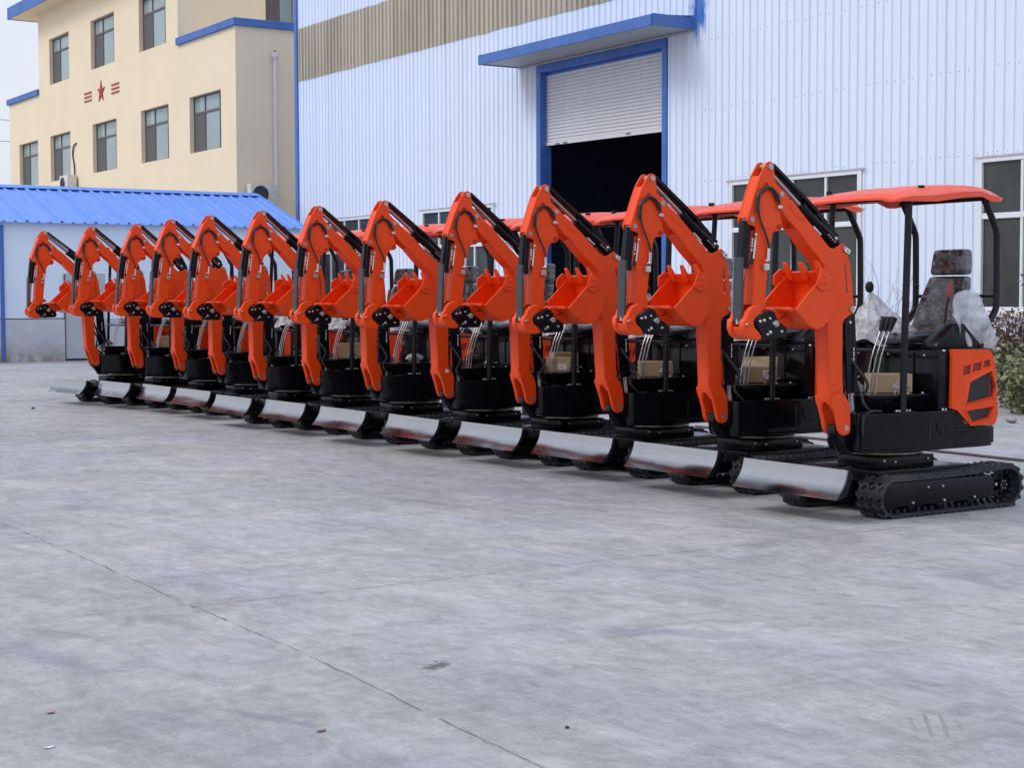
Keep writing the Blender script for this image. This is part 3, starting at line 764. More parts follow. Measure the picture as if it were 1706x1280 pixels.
    # widened fork cheeks at the foot
    cheek = [(-0.182, 0.594), (-0.200, 0.590), (-0.227, 0.598), (-0.247, 0.630), (-0.264, 0.70), (-0.285, 0.765), (-0.310, 0.825), (-0.318, 0.86), (-0.235, 0.90), (-0.192, 0.862), (-0.168, 0.825), (-0.153, 0.793), (-0.145, 0.70), (-0.143, 0.632), (-0.156, 0.603)]
    mb.prism(cheek, 0.179, 0.199); mb.prism(cheek, 0.331, 0.351)
    # arch of the fork throat
    for ya, yb, zz in ((0.1992, 0.226, 0.775), (0.226, 0.245, 0.805), (0.245, 0.285, 0.82), (0.285, 0.304, 0.805), (0.304, 0.3308, 0.775)):
        xf = -0.287 if zz < 0.78 else -0.3015
        mb.prism([(xf, zz), (-0.311, 0.825), (-0.3190, 0.861), (-0.3195, 0.888), (-0.235, 0.899), (-0.20, 0.87), (-0.20, zz)], ya, yb)
    # weld line / doubler on the lower side face
    mb.prism([(-0.325, 0.925), (-0.205, 0.985), (-0.205, 0.975), (-0.325, 0.915)], 0.1955, 0.2)
    mb.prism([(-0.325, 0.90), (-0.325, 0.914), (-0.205, 0.974), (-0.203, 0.88)], 0.195, 0.2)
    # wear pad on the upper run
    mb.prism([(-0.70, 2.185), (-0.64, 2.145), (-0.585, 2.085), (-0.600, 2.07), (-0.655, 2.11), (-0.715, 2.165)], 0.1945, 0.2)
    for (x, z, r) in ((-0.182, 0.640, 0.020), (-0.197, 1.885, 0.018), (-0.125, 1.468, 0.020), (-0.785, 2.242, 0.019)):
        mb.use('pin'); mb.cyl((x, 0.176 if z < 1 else 0.186, z), (x, 0.354 if z < 1 else 0.344, z), r, n=14)
    mb.use('orange')
    bm_ = bb(mb, 'boom', sm=30)
    mb = MB('sticker'); mb.prism([(-0.205, 1.868), (-0.160, 1.848), (-0.148, 1.875), (-0.192, 1.898)], 0.1845, 0.1855)
    mb.use('dirt'); mb.prism([(-0.185, 1.868), (-0.172, 1.863), (-0.168, 1.873), (-0.18, 1.879)], 0.1838, 0.1846)
    sticker = mb.build('safety_sticker', bm_, BOFF)

    # boom cylinder behind the foot
    mb = MB('black')
    mb.tube([(-0.105, 0.265, 1.445), (-0.105, 0.265, 1.40), (-0.06, 0.265, 0.92)], 0.047, 18)
    mb.bar((-0.135, 0.208, 1.42), (-0.098, 0.208, 0.88), 0.012, 0.10)
    mb.bolt((-0.135, 0.2015, 1.375), (0, -1, 0), 0.012, 0.012, 'silver')
    mb.use('sticker')
    for z in (1.19, 1.165, 1.145, 1.12, 1.10): mb.bx(-0.098, -0.09, 0.2005, 0.2065, z - 0.009, z + 0.008)
    cy = bb(mb, 'boom_cylinder')
    mb = MB('chrome'); mb.tube([(-0.06, 0.265, 0.92), (-0.035, 0.265, 0.68)], 0.022, 14); mb.build('piston_rod', cy, BOFF)
    mb = MB('black'); mb.cyl((-0.035, 0.22, 0.71), (-0.035, 0.31, 0.71), 0.036, n=16); mb.bolt((-0.035, 0.219, 0.71), (0, -1, 0), 0.016, 0.008, 'pin'); mb.build('cylinder_eye', cy, BOFF)

    # stick
    near = [(-0.840, 2.450), (-0.868, 2.460), (-0.898, 2.450), (-0.925, 2.412), (-0.956, 2.362), (-0.988, 2.283), (-1.014, 2.212), (-1.036, 2.151), (-1.056, 2.10), (-1.066, 2.066), (-1.050, 2.035), (-1.010, 2.026), (-0.986, 2.012), (-0.990, 1.98), (-1.003, 1.78), (-1.022, 1.50), (-1.010, 1.455), (-0.975, 1.440), (-0.935, 1.455), (-0.895, 1.485), (-0.868, 1.492), (-0.862, 1.510), (-0.885, 1.523), (-0.905, 1.540), (-0.900, 1.60), (-0.885, 1.74), (-0.857, 1.931), (-0.842, 1.990), (-0.775, 1.998), (-0.752, 2.018), (-0.755, 2.045), (-0.788, 2.171), (-0.740, 2.215), (-0.735, 2.255), (-0.780, 2.288), (-0.820, 2.322), (-0.828, 2.400)]
    hole = [(-0.945, 2.262), (-0.902, 2.318), (-0.880, 2.302), (-0.885, 2.275), (-0.935, 2.235)]
    mb = MB('orange')
    mb.plate_holes(near, [hole], 0.2135, 0.228); mb.plate_holes(near, [], 0.302, 0.3165)
    fl = [(-0.955, 2.362), (-0.968, 2.332), (-0.988, 2.283), (-1.014, 2.212), (-1.036, 2.151), (-1.056, 2.10), (-1.062, 2.078)]
    mb.loft([[(x + 0.002, 0.2282, z), (x + 0.002, 0.3018, z), (x + 0.055, 0.3018, z), (x + 0.055, 0.2282, z)] for x, z in fl])
    sl_ = [(-0.980, 2.00), (-0.989, 1.97), (-1.002, 1.78), (-1.020, 1.50)]
    sr_ = [(-0.80, 1.999), (-0.850, 1.95), (-0.890, 1.74), (-0.910, 1.52)]
    mb.loft([[(a[0] + 0.001, 0.2282, a[1]), (a[0] + 0.001, 0.3018, a[1]), (b[0] - 0.006, 0.3018, b[1]), (b[0] - 0.006, 0.2282, b[1])] for a, b in zip(sl_, sr_)])
    mb.bevel(0.003, 1, 50)
    # raised spine and inner shapes on the head plate
    mb.prism([(-0.995, 2.02), (-0.955, 2.21), (-0.915, 2.25), (-0.830, 2.30), (-0.800, 2.27), (-0.815, 2.17), (-0.768, 2.05), (-0.86, 2.006)], 0.2095, 0.2137)
    mb.prism([(-1.010, 1.49), (-1.013, 1.54), (-0.985, 1.95), (-0.965, 1.95), (-0.985, 1.54)], 0.210, 0.2137)
    for (x, z, r) in ((-0.865, 2.424, 0.021), (-1.028, 2.068, 0.019), (-0.785, 2.025, 0.016), (-0.885, 1.505, 0.013)):
        mb.use('pin' if r > 0.016 else 'vent'); mb.cyl((x, 0.2045, z), (x, 0.3255, z), r, n=14)
    stick = bb(mb, 'dipper_arm', sm=30)
    mb = MB('hose')
    arch = [(-0.800, 2.165), (-0.805, 2.20), (-0.835, 2.255), (-0.885, 2.285), (-0.935, 2.275), (-0.975, 2.235), (-0.986, 2.17), (-0.985, 2.12), (-0.968, 2.06), (-0.930, 1.985), (-0.902, 1.92), (-0.893, 1.87)]
    mb.tube(smooth_path([(x, 0.192, z) for x, z in arch], 3), 0.0075, 8)
    mb.tube(smooth_path([(x - 0.012, 0.197, z - 0.006) for x, z in arch[1:8]], 3), 0.0095, 8)
    mb.use('silver'); mb.tube([(-0.893, 0.194, 1.878), (-0.897, 0.194, 1.79)], 0.0115, 8)
    mb.box((-0.918, 0.196, 1.755), (0.045, 0.024, 0.042)); mb.tube([(-0.895, 0.19, 1.80), (-0.93, 0.19, 1.795)], 0.009, 8)
    mb.cyl((-0.918, 0.18, 1.755), (-0.918, 0.2, 1.755), 0.014, n=10)
    for x in (-0.790, -0.812): mb.cyl((x, 0.182, 2.155), (x, 0.204, 2.155), 0.010, n=8)
    mb.tube([(-0.80, 0.194, 2.17), (-0.80, 0.194, 2.145)], 0.010, 8)
    mb.build('stick_hose', stick, BOFF)

    # arm cylinder above the boom
    p0, p1 = Vector((-0.205, 0.265, 1.905)), Vector((-0.865, 0.265, 2.424))
    d = (p1 - p0).normalized(); up = Vector((-d.z, 0, d.x)) * 1
    if up.z < 0: up = -up
    mb = MB('black')
    mb.tube([p0 + d * 0.02, p0 + d * 0.12], 0.044, 16); mb.tube([p0 + d * 0.115, p0 + d * 0.42], 0.037, 16); mb.tube([p0 + d * 0.41, p0 + d * 0.44], 0.042, 16)
    mb.bar(p0 + d * 0.30 + up * 0.052, p1 - d * 0.02 + up * 0.035, 0.085, 0.022)
    mb.bar(p0 + d * 0.05 + up * 0.038, p0 + d * 0.30 + up * 0.050, 0.06, 0.03)
    mb.use('hose'); mb.tube([p0 + d * 0.04 + Vector((0, -0.05, 0.0)), p0 + d * 0.16 + Vector((0, -0.052, 0.0)), p0 + d * 0.25 + Vector((0, -0.03, 0.01))], 0.012, 8)
    mb.use('sticker')
    for t in (0.06, 0.085, 0.11, 0.135): 
        c = p0 + d * t + Vector((0, -0.043, -0.008)); mb.bar(c, c + d * 0.015, 0.006, 0.02)
    mb.use('silver'); mb.bar(p0 + d * 0.18 - up * 0.046 + Vector((0, -0.02, 0)), p0 + d * 0.27 - up * 0.046 + Vector((0, -0.02, 0)), 0.012, 0.012)
    mb.ball(tuple(p0 + d * 0.08 + Vector((0, -0.06, 0.0))), 0.013)
    ac_ = bb(mb, 'arm_cylinder')
    mb = MB('chrome'); mb.tube([p0 + d * 0.43, p1], 0.019, 14); mb.build('piston_rod', ac_, BOFF)

    # bucket cylinder in front of the stick
    p0, p1 = Vector((-1.028, 0.265, 2.068)), Vector((-1.098, 0.265, 1.372))
    d = (p1 - p0).normalized(); out = Vector((d.z, 0, -d.x))
    if out.x > 0: out = -out
    mb = MB('black')
    mb.tube([p0 + d * 0.01, p0 + d * 0.05], 0.036, 14); mb.tube([p0 + d * 0.045, p0 + d * 0.30], 0.034, 16); mb.tube([p0 + d * 0.29, p0 + d * 0.325], 0.039, 16)
    mb.bar(p0 + d * 0.03 + out * 0.028, p0 + d * 0.30 + out * 0.032, 0.05, 0.025)
    mb.use('hose'); mb.tube([p0 + d * 0.08 + Vector((0.06, -0.03, 0)), p0 + d * 0.2 + Vector((0.062, -0.03, 0)), p0 + d * 0.29 + Vector((0.04, -0.03, 0))], 0.013, 8)
    mb.use('sticker')
    for t in (0.13, 0.15, 0.17, 0.2): mb.bx(p0.x + d.x * t + 0.03, p0.x + d.x * t + 0.038, 0.226, 0.231, p0.z + d.z * t - 0.01, p0.z + d.z * t + 0.006)
    mb.use('silver'); mb.tube([p0 + d * 0.11 + Vector((0.055, -0.045, 0)), p0 + d * 0.26 + Vector((0.05, -0.045, 0))], 0.007, 8)
    mb.ball(tuple(p0 + d * 0.10 + Vector((0.055, -0.045, 0))), 0.012)
    bc = bb(mb, 'bucket_cylinder')
    mb = MB('chrome'); mb.tube([p0 + d * 0.31, p1], 0.018, 14); mb.build('piston_rod', bc, BOFF)
    mb = MB('guard'); mb.bar(p0 + d * 0.255 + out * 0.040, p1 - d * 0.015 + out * 0.006, 0.088, 0.02); mb.bevel(0.004, 1)
    mb.bolt(tuple(p1 + Vector((0, -0.052, 0))), (0, -1, 0), 0.017, 0.014, 'silver'); mb.build('rod_guard', bc, BOFF)

    # bucket link: a thick hooked rocker
    hook = [(-1.125, 1.395), (-1.100, 1.415), (-1.085, 1.455), (-1.050, 1.487), (-1.008, 1.500), (-0.968, 1.494), (-0.955, 1.470), (-0.978, 1.440), (-1.015, 1.420), (-1.036, 1.388), (-1.024, 1.350), (-0.985, 1.318), (-0.965, 1.290), (-0.968, 1.268), (-1.010, 1.266), (-1.064, 1.274), (-1.105, 1.300), (-1.128, 1.345)]
    mb = MB('orange'); mb.prism(hook, 0.178, 0.226); mb.prism(hook, 0.304, 0.352)
    mb.prism([(-1.12, 1.36), (-1.05, 1.30), (-1.0, 1.285), (-1.0, 1.27), (-1.06, 1.277), (-1.10, 1.302)], 0.2262, 0.3038)
    mb.bevel(0.006, 1)
    mb.bolt((-1.085, 0.178, 1.374), (0, -1, 0), 0.018, 0.014, 'orange'); mb.bolt((-1.105, 0.178, 1.372), (0, -1, 0), 0.01, 0.016, 'pin')
    bb(mb, 'bucket_link')
    # quick coupler
    cp = [(-1.025, 1.400), (-1.000, 1.418), (-0.966, 1.421), (-0.930, 1.452), (-0.900, 1.470), (-0.855, 1.452), (-0.835, 1.415), (-0.812, 1.384), (-0.775, 1.365), (-0.742, 1.345), (-0.738, 1.300), (-0.755, 1.276), (-0.925, 1.270), (-0.965, 1.300), (-0.990, 1.330)]
    mb = MB('black'); mb.prism(cp, 0.172, 0.200); mb.prism(cp, 0.330, 0.358); mb.prism([(x * 0.96 - 0.036, 1.36 + (z - 1.36) * 0.8) for x, z in cp], 0.2005, 0.3295)
    mb.bevel(0.006, 1)
    for x, z, r in ((-0.99, 1.392, 0.012), (-0.955, 1.398, 0.012), (-0.905, 1.410, 0.010), (-0.845, 1.375, 0.024), (-0.90, 1.318, 0.013), (-0.80, 1.322, 0.012), (-0.925, 1.305, 0.010), (-0.87, 1.378, 0.012)):
        mb.bolt((x, 0.172, z), (0, -1, 0), r, 0.014, 'pin' if r > 0.015 else 'silver')
    bb(mb, 'quick_coupler')
    # bucket
    bp = [(-0.800, 1.474), (-0.766, 1.464), (-0.715, 1.420), (-0.638, 1.358), (-0.600, 1.340), (-0.560, 1.334), (-0.510, 1.350), (-0.468, 1.385), (-0.430, 1.44), (-0.414, 1.52), (-0.420, 1.61), (-0.445, 1.675), (-0.478, 1.712)]
    y0, y1 = 0.075, 0.455
    mb = MB('orange')
    ins_ = [(-0.800, 1.486), (-0.764, 1.478), (-0.708, 1.432), (-0.632, 1.372), (-0.598, 1.353), (-0.56, 1.347), (-0.517, 1.361), (-0.477, 1.393), (-0.442, 1.445), (-0.427, 1.52), (-0.432, 1.605), (-0.456, 1.668), (-0.487, 1.704)]
    mb.loft([[(a[0], y0 + 0.001, a[1]), (a[0], y1 - 0.001, a[1]), (b[0], y1 - 0.001, b[1]), (b[0], y0 + 0.001, b[1])] for a, b in zip(bp, ins_)])
    sidep = [(-0.766, 1.466), (-0.715, 1.422), (-0.638, 1.359), (-0.600, 1.341), (-0.560, 1.335), (-0.510, 1.351), (-0.468, 1.386), (-0.431, 1.44), (-0.415, 1.52), (-0.421, 1.61), (-0.446, 1.675), (-0.487, 1.712), (-0.590, 1.628)]
    mb.prism(sidep, y0 - 0.006, y0 + 0.010); mb.prism(sidep, y1 - 0.010, y1 + 0.006)
    mb.bevel(0.003, 1, 50)
    # back plate lip and hinge ears
    mb.prism([(-0.82, 1.478), (-0.895, 1.455), (-0.885, 1.425), (-0.84, 1.40), (-0.79, 1.405), (-0.74, 1.437), (-0.76, 1.462)], 0.205, 0.225)
    mb.prism([(-0.82, 1.478), (-0.895, 1.455), (-0.885, 1.425), (-0.84, 1.40), (-0.79, 1.405), (-0.74, 1.437), (-0.76, 1.462)], 0.305, 0.325)
    mb.prism([(-0.80, 1.40), (-0.85, 1.37), (-0.80, 1.335), (-0.70, 1.36), (-0.66, 1.375), (-0.72, 1.42)], 0.206, 0.224)
    mb.prism([(-0.80, 1.40), (-0.85, 1.37), (-0.80, 1.335), (-0.70, 1.36), (-0.66, 1.375), (-0.72, 1.42)], 0.306, 0.324)
    for x, z in ((-0.865, 1.44), (-0.80, 1.36)): mb.bolt((x, 0.2045, z), (0, -1, 0), 0.016, 0.012)
    mb.tube([(-0.795, y0, 1.470), (-0.795, y1, 1.470)], 0.013, 10)
    bk = bb(mb, 'bucket', sm=30)
    ear = [(-0.603, 1.703), (-0.543, 1.750), (-0.475, 1.716), (-0.460, 1.65), (-0.50, 1.590), (-0.56, 1.605), (-0.605, 1.64)]
    for ya, yb, s in ((y0 - 0.022, y0 - 0.0065, -1), (y1 + 0.0065, y1 + 0.022, 1)):
        if s < 0: ear_ = [(-0.592, 1.632), (-0.543, 1.750), (-0.498, 1.728), (-0.453, 1.69), (-0.460, 1.63), (-0.49, 1.598), (-0.548, 1.596)]
        else: ear_ = ear
        mb = MB('orange'); mb.prism(ear_, ya, yb); mb.bevel(0.003, 1)
        for x, z in ((-0.515, 1.69), (-0.55, 1.645), (-0.512, 1.645)): mb.bolt((x, ya if s < 0 else yb, z), (0, s, 0), 0.013, 0.010)
        if s > 0:
            for x, z in ((-0.515, 1.69), (-0.55, 1.645), (-0.512, 1.645)): mb.bolt((x, ya, z), (0, -1, 0), 0.013, 0.012)
        mb.build('side_cutter', bk, BOFF)
    mb = MB('orange'); mb.prism([(-0.455, 1.665), (-0.468, 1.66), (-0.515, 1.722), (-0.500, 1.730)], y0 - 0.005, y1 + 0.005); mb.build('cutting_edge', bk, BOFF)
    for y in (y0 + 0.035, (y0 + y1) / 2, y1 - 0.035):
        mb = MB('orange'); mb.loft([[(-0.455, y - 0.03, 1.675), (-0.490, y - 0.03, 1.665), (-0.490, y + 0.03, 1.665), (-0.455, y + 0.03, 1.675)], [(-0.497, y - 0.028, 1.728), (-0.522, y - 0.028, 1.718), (-0.522, y + 0.028, 1.718), (-0.497, y + 0.028, 1.728)], [(-0.540, y - 0.020, 1.795), (-0.548, y - 0.020, 1.790), (-0.548, y + 0.020, 1.790), (-0.540, y + 0.020, 1.795)]])
        mb.bevel(0.003, 1); mb.build('bucket_tooth', bk, BOFF)
    return root, sticker

def smooth_path(pts, sub=4):
    P = [Vector(p) for p in pts]; out = []
    for i in range(len(P) - 1):
        p0 = P[i - 1] if i else P[i] * 2 - P[i + 1]
        p1, p2 = P[i], P[i + 1]
        p3 = P[i + 2] if i + 2 < len(P) else P[i + 1] * 2 - P[i]
        for k in range(sub):
            t = k / sub
            out.append(0.5 * ((2 * p1) + (p2 - p0) * t + (2 * p0 - 5 * p1 + 4 * p2 - p3) * t * t + (3 * p1 - p0 - 3 * p2 + p3) * t ** 3))
    out.append(P[-1]); return out

# measured: root near corner x, y, boom foot pin x, z and boom-top pin x, z (relative to that corner)
ROW = [
    (8.242, 7.980, -0.200, 0.640, -0.864, 2.425), (8.421, 9.543, -0.158, 0.618, -0.822, 2.454), (8.429, 10.907, -0.163, 0.622, -0.874, 2.452),
    (8.373, 12.202, -0.140, 0.624, -0.785, 2.474), (8.280, 13.532, -0.120, 0.618, -0.802, 2.458), (8.257, 15.002, -0.110, 0.622, -0.752, 2.478),
    (8.271, 16.474, -0.115, 0.618, -0.735, 2.498), (8.174, 17.734, -0.115, 0.622, -0.731, 2.502), (8.360, 19.420, -0.120, 0.622, -0.740, 2.530),
    (8.330, 20.730, -0.10, 0.625, -0.680, 2.525), (8.207, 21.957, -0.146, 0.626, -0.776, 2.530), (7.982, 23.168, -0.149, 0.621, -0.850, 2.508)]
LABELS = [
    'orange mini excavator at the shrub end of the row, grilled engine cover fully in view',
    'orange mini excavator second from the shrub end, a carton standing askew on its floor',
    'orange mini excavator third from the shrub end, boom top against the blue door jamb',
    'orange mini excavator fourth from the shrub end, with two cartons on its floor',
    'orange mini excavator fifth from the shrub end, white sticker on its boom foot',
    'orange mini excavator sixth from the shrub end, white plastic bag on its floor',
    'orange mini excavator sixth from the shed end, boom top before the blue roof corner',
    'orange mini excavator fifth from the shed end, boom top before the blue shed roof',
    'orange mini excavator fourth from the shed end of the row, boom just over the eave',
    'orange mini excavator third from the shed end, standing close to its neighbour',
    'orange mini excavator second from the shed end, a carton on its floor',
    'orange mini excavator at the shed end of the row, bucket hanging before the shed wall']
GROUP = 'orange mini excavators parked in a row'
BOOM = ('swing_bracket', 'boom', 'boom_cylinder', 'dipper_arm', 'arm_cylinder', 'bucket_cylinder', 'bucket_link', 'quick_coupler', 'bucket')
LOWER_YAW = {2: 1.0, 4: -1.5, 8: 2.0, 10: 4.0, 11: 7.5}
proto, sticker = make_excavator()
machines = []
v0 = (ROW[0][4] - ROW[0][2], ROW[0][5] - ROW[0][3])
for i, (x, y, fx, fz, tx, tz) in enumerate(ROW):
    o = proto if i == 0 else copy_tree(proto)
    o.location = (x - OFF[0], y - OFF[1], 0)
    tag(o, LABELS[i], 'excavator', GROUP)
    v = (tx - fx, tz - fz)
    th = math.atan2(v[0], v[1]) - math.atan2(*v0); s = math.hypot(*v) / math.hypot(*v0)
    for ch in o.children:
        nm = ch.name.split('.')[0]
        if nm in BOOM:
            ch.location = Vector((fx, PIN[1], fz)) + Vector(OFF)
            if nm != 'swing_bracket':
                ch.rotation_euler = (0, th, 0); ch.scale = (s, s, s)
        if nm == 'boom' and i > 3:
            for g in list(ch.children): bpy.data.objects.remove(g)
    if i in LOWER_YAW:   # undercarriage stands a little skewed
        a_ = R(LOWER_YAW[i]); P = Vector((-0.46 + OFF[0], OFF[1], 0)); rot = Matrix.Rotation(a_, 3, 'Z')
        for ch in o.children:
            if ch.name.split('.')[0] in ('rubber_track', 'track_frame', 'undercarriage', 'dozer_blade', 'blade_arm', 'blade_hose'):
                ch.location = P - rot @ P; ch.rotation_euler = (0, 0, a_)
    machines.append(o)
# sticker on the foot of the fifth boom
mb = MB('sticker'); mb.prism([(-0.25, 0.835), (-0.215, 0.835), (-0.215, 0.858), (-0.225, 0.870), (-0.25, 0.870)], 0.1755, 0.178)
for ch in machines[4].children:
    if ch.name.split('.')[0] == 'boom': mb.build('safety_sticker', ch, BOFF)
# ------------------------------------------------------------------ loose things on the machines
def on_machine(i, p):   # local excavator coordinates -> world
    return (ROW[i][0] + p[0], ROW[i][1] + p[1], p[2])

def carton(i, p, size, rz, label, sticker_side=None, tilt=0.0):
    l, w, h = size
    mb = MB('cardboard')
    mb.box((0, 0, h / 2), (l, w, h)); mb.bevel(0.004, 1)
    mb.use('stone'); mb.bx(-l / 2 + 0.01, l / 2 - 0.01, -0.0015, 0.0015, h - 0.001, h + 0.0008)
    if not sticker_side:
        o = mb.build('cardboard_box', None, loc=on_machine(i, p)); o.rotation_euler = (tilt, 0, rz)
        return tag(o, label, 'carton', 'cardboard cartons on the excavator floors')
    e = empty('cardboard_box', on_machine(i, p), rz); e.rotation_euler = (tilt, 0, rz)
    tag(e, label, 'carton', 'cardboard cartons on the excavator floors')
    mb.build('carton_body', e)
    mb = MB('paper')
    if sticker_side:
        x0, z0, sx, sz = sticker_side
        mb.bx(x0, x0 + sx, -w / 2 - 0.0015, -w / 2, z0, z0 + sz)
        mb.use('dirt')
        for k in range(4): mb.bx(x0 + 0.01, x0 + sx * (0.85 - 0.12 * (k % 3)), -w / 2 - 0.0022, -w / 2 - 0.0014, z0 + sz * (0.2 + 0.18 * k), z0 + sz * (0.2 + 0.18 * k) + 0.003)
        mb.build('shipping_label', e)
    return e

F = 0.8635
carton(0, (0.41, 0.36, F), (0.30, 0.20, 0.135), R(-33), 'plain brown carton on the floor of the excavator at the shrub end, behind chrome levers')
carton(1, (0.40, 0.36, F + 0.040), (0.27, 0.22, 0.14), R(-45), 'brown carton with a white label standing askew on the floor of the second excavator', (0.03, 0.05, 0.08, 0.06), R(20))
carton(2, (0.38, 0.36, F), (0.29, 0.20, 0.13), R(-33), 'plain brown carton on the floor of the excavator before the blue door jamb')
carton(3, (0.30, 0.33, F), (0.24, 0.18, 0.13), R(-50), 'brown carton with a label low on its side, in front of a taller carton', (0.0, 0.02, 0.08, 0.05))
carton(3, (0.47, 0.52, F), (0.24, 0.18, 0.17), R(-20), 'taller brown carton standing behind another labelled carton')
carton(6, (0.42, 0.33, F), (0.30, 0.22, 0.17), R(-33), 'brown carton on the floor of the excavator sixth from the shed end')
carton(10, (0.40, 0.33, F), (0.28, 0.22, 0.16), R(-33), 'brown carton on the floor of the excavator second from the shed end')

def bag_blob(i, p, r, label):
    mb = MB('bag'); rg = random.Random(5)
    rings = []
    for k in range(8):
        a = math.pi * k / 7.0
        rings.append([(r * 1.35 * max(0.05, math.sin(a)) * math.cos(2 * math.pi * j / 18) * (0.82 + 0.3 * rg.random()), r * max(0.05, math.sin(a)) * math.sin(2 * math.pi * j / 18) * (0.82 + 0.3 * rg.random()), r * 0.62 * (1 - math.cos(a))) for j in range(18)])
    mb.loft(rings); o = mb.build('plastic_bag', None, loc=on_machine(i, p), smooth=60)
    tag(o, label, 'plastic bag')
bag_blob(5, (0.42, 0.32, F), 0.075, 'crumpled white plastic bag on the floor of the excavator sixth from the shrub end')

from mathutils import noise as mnoise
def nz(x, y, z, s): return mnoise.noise(Vector((x * s, y * s, z * s)))
NTH = ['the excavator at the shrub end', 'the second excavator from the shrub end', 'the third excavator from the shrub end', 'the fourth excavator from the shrub end', 'the fifth excavator from the shrub end', 'the sixth excavator from the shrub end', 'the seventh excavator from the shrub end', 'the fifth excavator from the shed end']
def console_sheet(i, seed):
    # thin film thrown over the far joystick, hanging to the floor rail in folds
    mb = MB('film')
    top = Vector((0.525, 0.66, 1.585))
    def f(u, v):
        a = 2 * math.pi * u
        dx, dy = math.cos(a), math.sin(a)
        rx, ry = 0.52 if dx > 0 else 0.26, 0.24 if dy > 0 else 0.28
        w = v ** 1.0
        fold = 1 + (0.20 * math.sin(5 * a + seed) + 0.12 * math.sin(9 * a + seed * 2.3)) * min(1, v * 1.6) * (1 - 0.35 * v)
        r = (0.035 + w * 0.965)
        z = top.z - (0.40 + 0.06 * math.sin(3 * a + seed)) * (v ** 0.95)
        z += 0.035 * nz(dx * v, dy * v, seed, 4.0)
        return (top.x + dx * rx * r * fold, top.y + dy * ry * r * fold, max(z, 1.197 + 0.006 * math.sin(7 * a)))
    mb.grid(f, 64, 20)
    o = mb.build('plastic_sheet', None, smooth=80, loc=on_machine(i, (0, 0, 0)))
    tag(o, 'translucent white film draped over the far console of ' + NTH[i], 'plastic sheet', 'white films over the far consoles')
for i in range(8): console_sheet(i, i * 1.7)

def side_bag(i, seed):
    # milky bag hanging off the near console toward the engine cover
    mb = MB('bag')
    edge = [(0.80, 1.40), (0.79, 1.50), (0.83, 1.575), (0.92, 1.60), (1.01, 1.585), (1.075, 1.555), (1.105, 1.50), (1.115, 1.44), (1.165, 1.37), (1.225, 1.29), (1.255, 1.245), (1.235, 1.20), (1.16, 1.178), (1.09, 1.185), (1.02, 1.245), (0.95, 1.31), (0.88, 1.36)]
    E_ = smooth_path([(x, 0, z) for x, z in edge + edge[:1]], 4)[:-1]
    cx, cz = 1.0, 1.42
    n = len(E_)
    def f(u, v):
        k = u * n; a = E_[int(k) % n]; b = E_[(int(k) + 1) % n]; p = a.lerp(b, k - int(k))
        x = cx + (p.x - cx) * v; z = cz + (p.z - cz) * v
        bul = 0.055 * (1 - v ** 2.2) + 0.03 * nz(x + seed, z, 2.0, 7) + 0.012 * math.sin(17 * x + 9 * z + seed)
        return (x, 0.085 - bul, z)
    mb.grid(f, n, 12)
    def g(u, v):
        p = f(u, v); return (p[0], 0.10 + 0.05 * (1 - v ** 2) + 0.02 * nz(p[0], p[2], seed, 6), p[2])
    mb.grid(g, n, 12)
    # limp tail on the seat side
    mb.grid(lambda u, v: (0.775 + 0.10 * u + 0.11 * v + 0.02 * math.sin(6 * u), 0.10 - 0.03 * math.sin(5 * u + 4 * v), 1.43 - 0.24 * v - 0.05 * u * (1 - v)), 6, 12)
    o = mb.build('plastic_bag', None, smooth=80, loc=on_machine(i, (0, 0, 0)))
    tag(o, 'milky plastic bag pulled over the near console of ' + NTH[i], 'plastic bag', 'milky bags over the near side consoles')
for i in range(3): side_bag(i, 3.1 + i * 2.2)

# ------------------------------------------------------------------ ground
mb = MB('ground'); mb.grid(lambda u, v: (-150 + 360 * u, -120 + 420 * v, 0), 6, 6)
tag(mb.build('ground', None, smooth=0), kind='structure')
def joint(pts, w, z, name, mat, jag, seed, skip=0.0):
    rg = random.Random(seed); mb = MB(mat)
    P = [Vector((a, b, 0)) for a, b in pts]; L = []
    for a, b in zip(P, P[1:]):
        n = max(2, int((b - a).length / 0.06)); d = (b - a).normalized(); s = Vector((-d.y, d.x, 0))
        for k in range(n):
            c = a.lerp(b, k / n) + s * (0.006 * math.sin(k * 0.13 + seed) + jag * rg.uniform(-1, 1) * 0.5)
            L.append((c, s, w * (0.55 + 0.9 * rg.random() ** 2)))
    V = [(mb.v(*(c - s * h / 2 + Vector((0, 0, z)))), mb.v(*(c + s * h / 2 + Vector((0, 0, z))))) for c, s, h in L]
    gap = 0
    for a, b in zip(V, V[1:]):
        if gap > 0: gap -= 1; continue
        if rg.random() < skip: gap = rg.randint(1, 2)
        mb.face([a[0], a[1], b[1], b[0]])
    o = mb.build(name, None, smooth=0); tag(o, kind='structure')
joint([(2.88, 2.5), (2.955, 4.37), (3.05, 6.67), (3.061, 7.66), (3.12, 11.38), (3.14, 20), (3.16, 36)], 0.0045, 0.004, 'ground_joint', 'joint', 0.014, 1, 0.16)
joint([(3.05, 7.66), (8.07, 7.66), (20, 7.6)], 0.006, 0.0045, 'ground_joint', 'joint_pale', 0.003, 2, 0.05)
joint([(-10, 30.0), (19, 30.0)], 0.008, 0.004, 'ground_joint', 'joint_pale', 0.002, 3, 0.1)
def scatter(name, label, cat, x, y, fn, mat):
    mb = MB(mat); fn(mb); tag(mb.build(name, None, loc=(x, y, 0)), label, cat)
def leafpile(mb, s=0.03):
    mb.grid(lambda u, v: (s * (u - 0.5) * 1.8, s * (v - 0.5) * math.sqrt(max(0.02, 1 - (2 * u - 1) ** 2)), 0.0035 + 0.004 * (u - 0.5) ** 2 * 4), 8, 2)
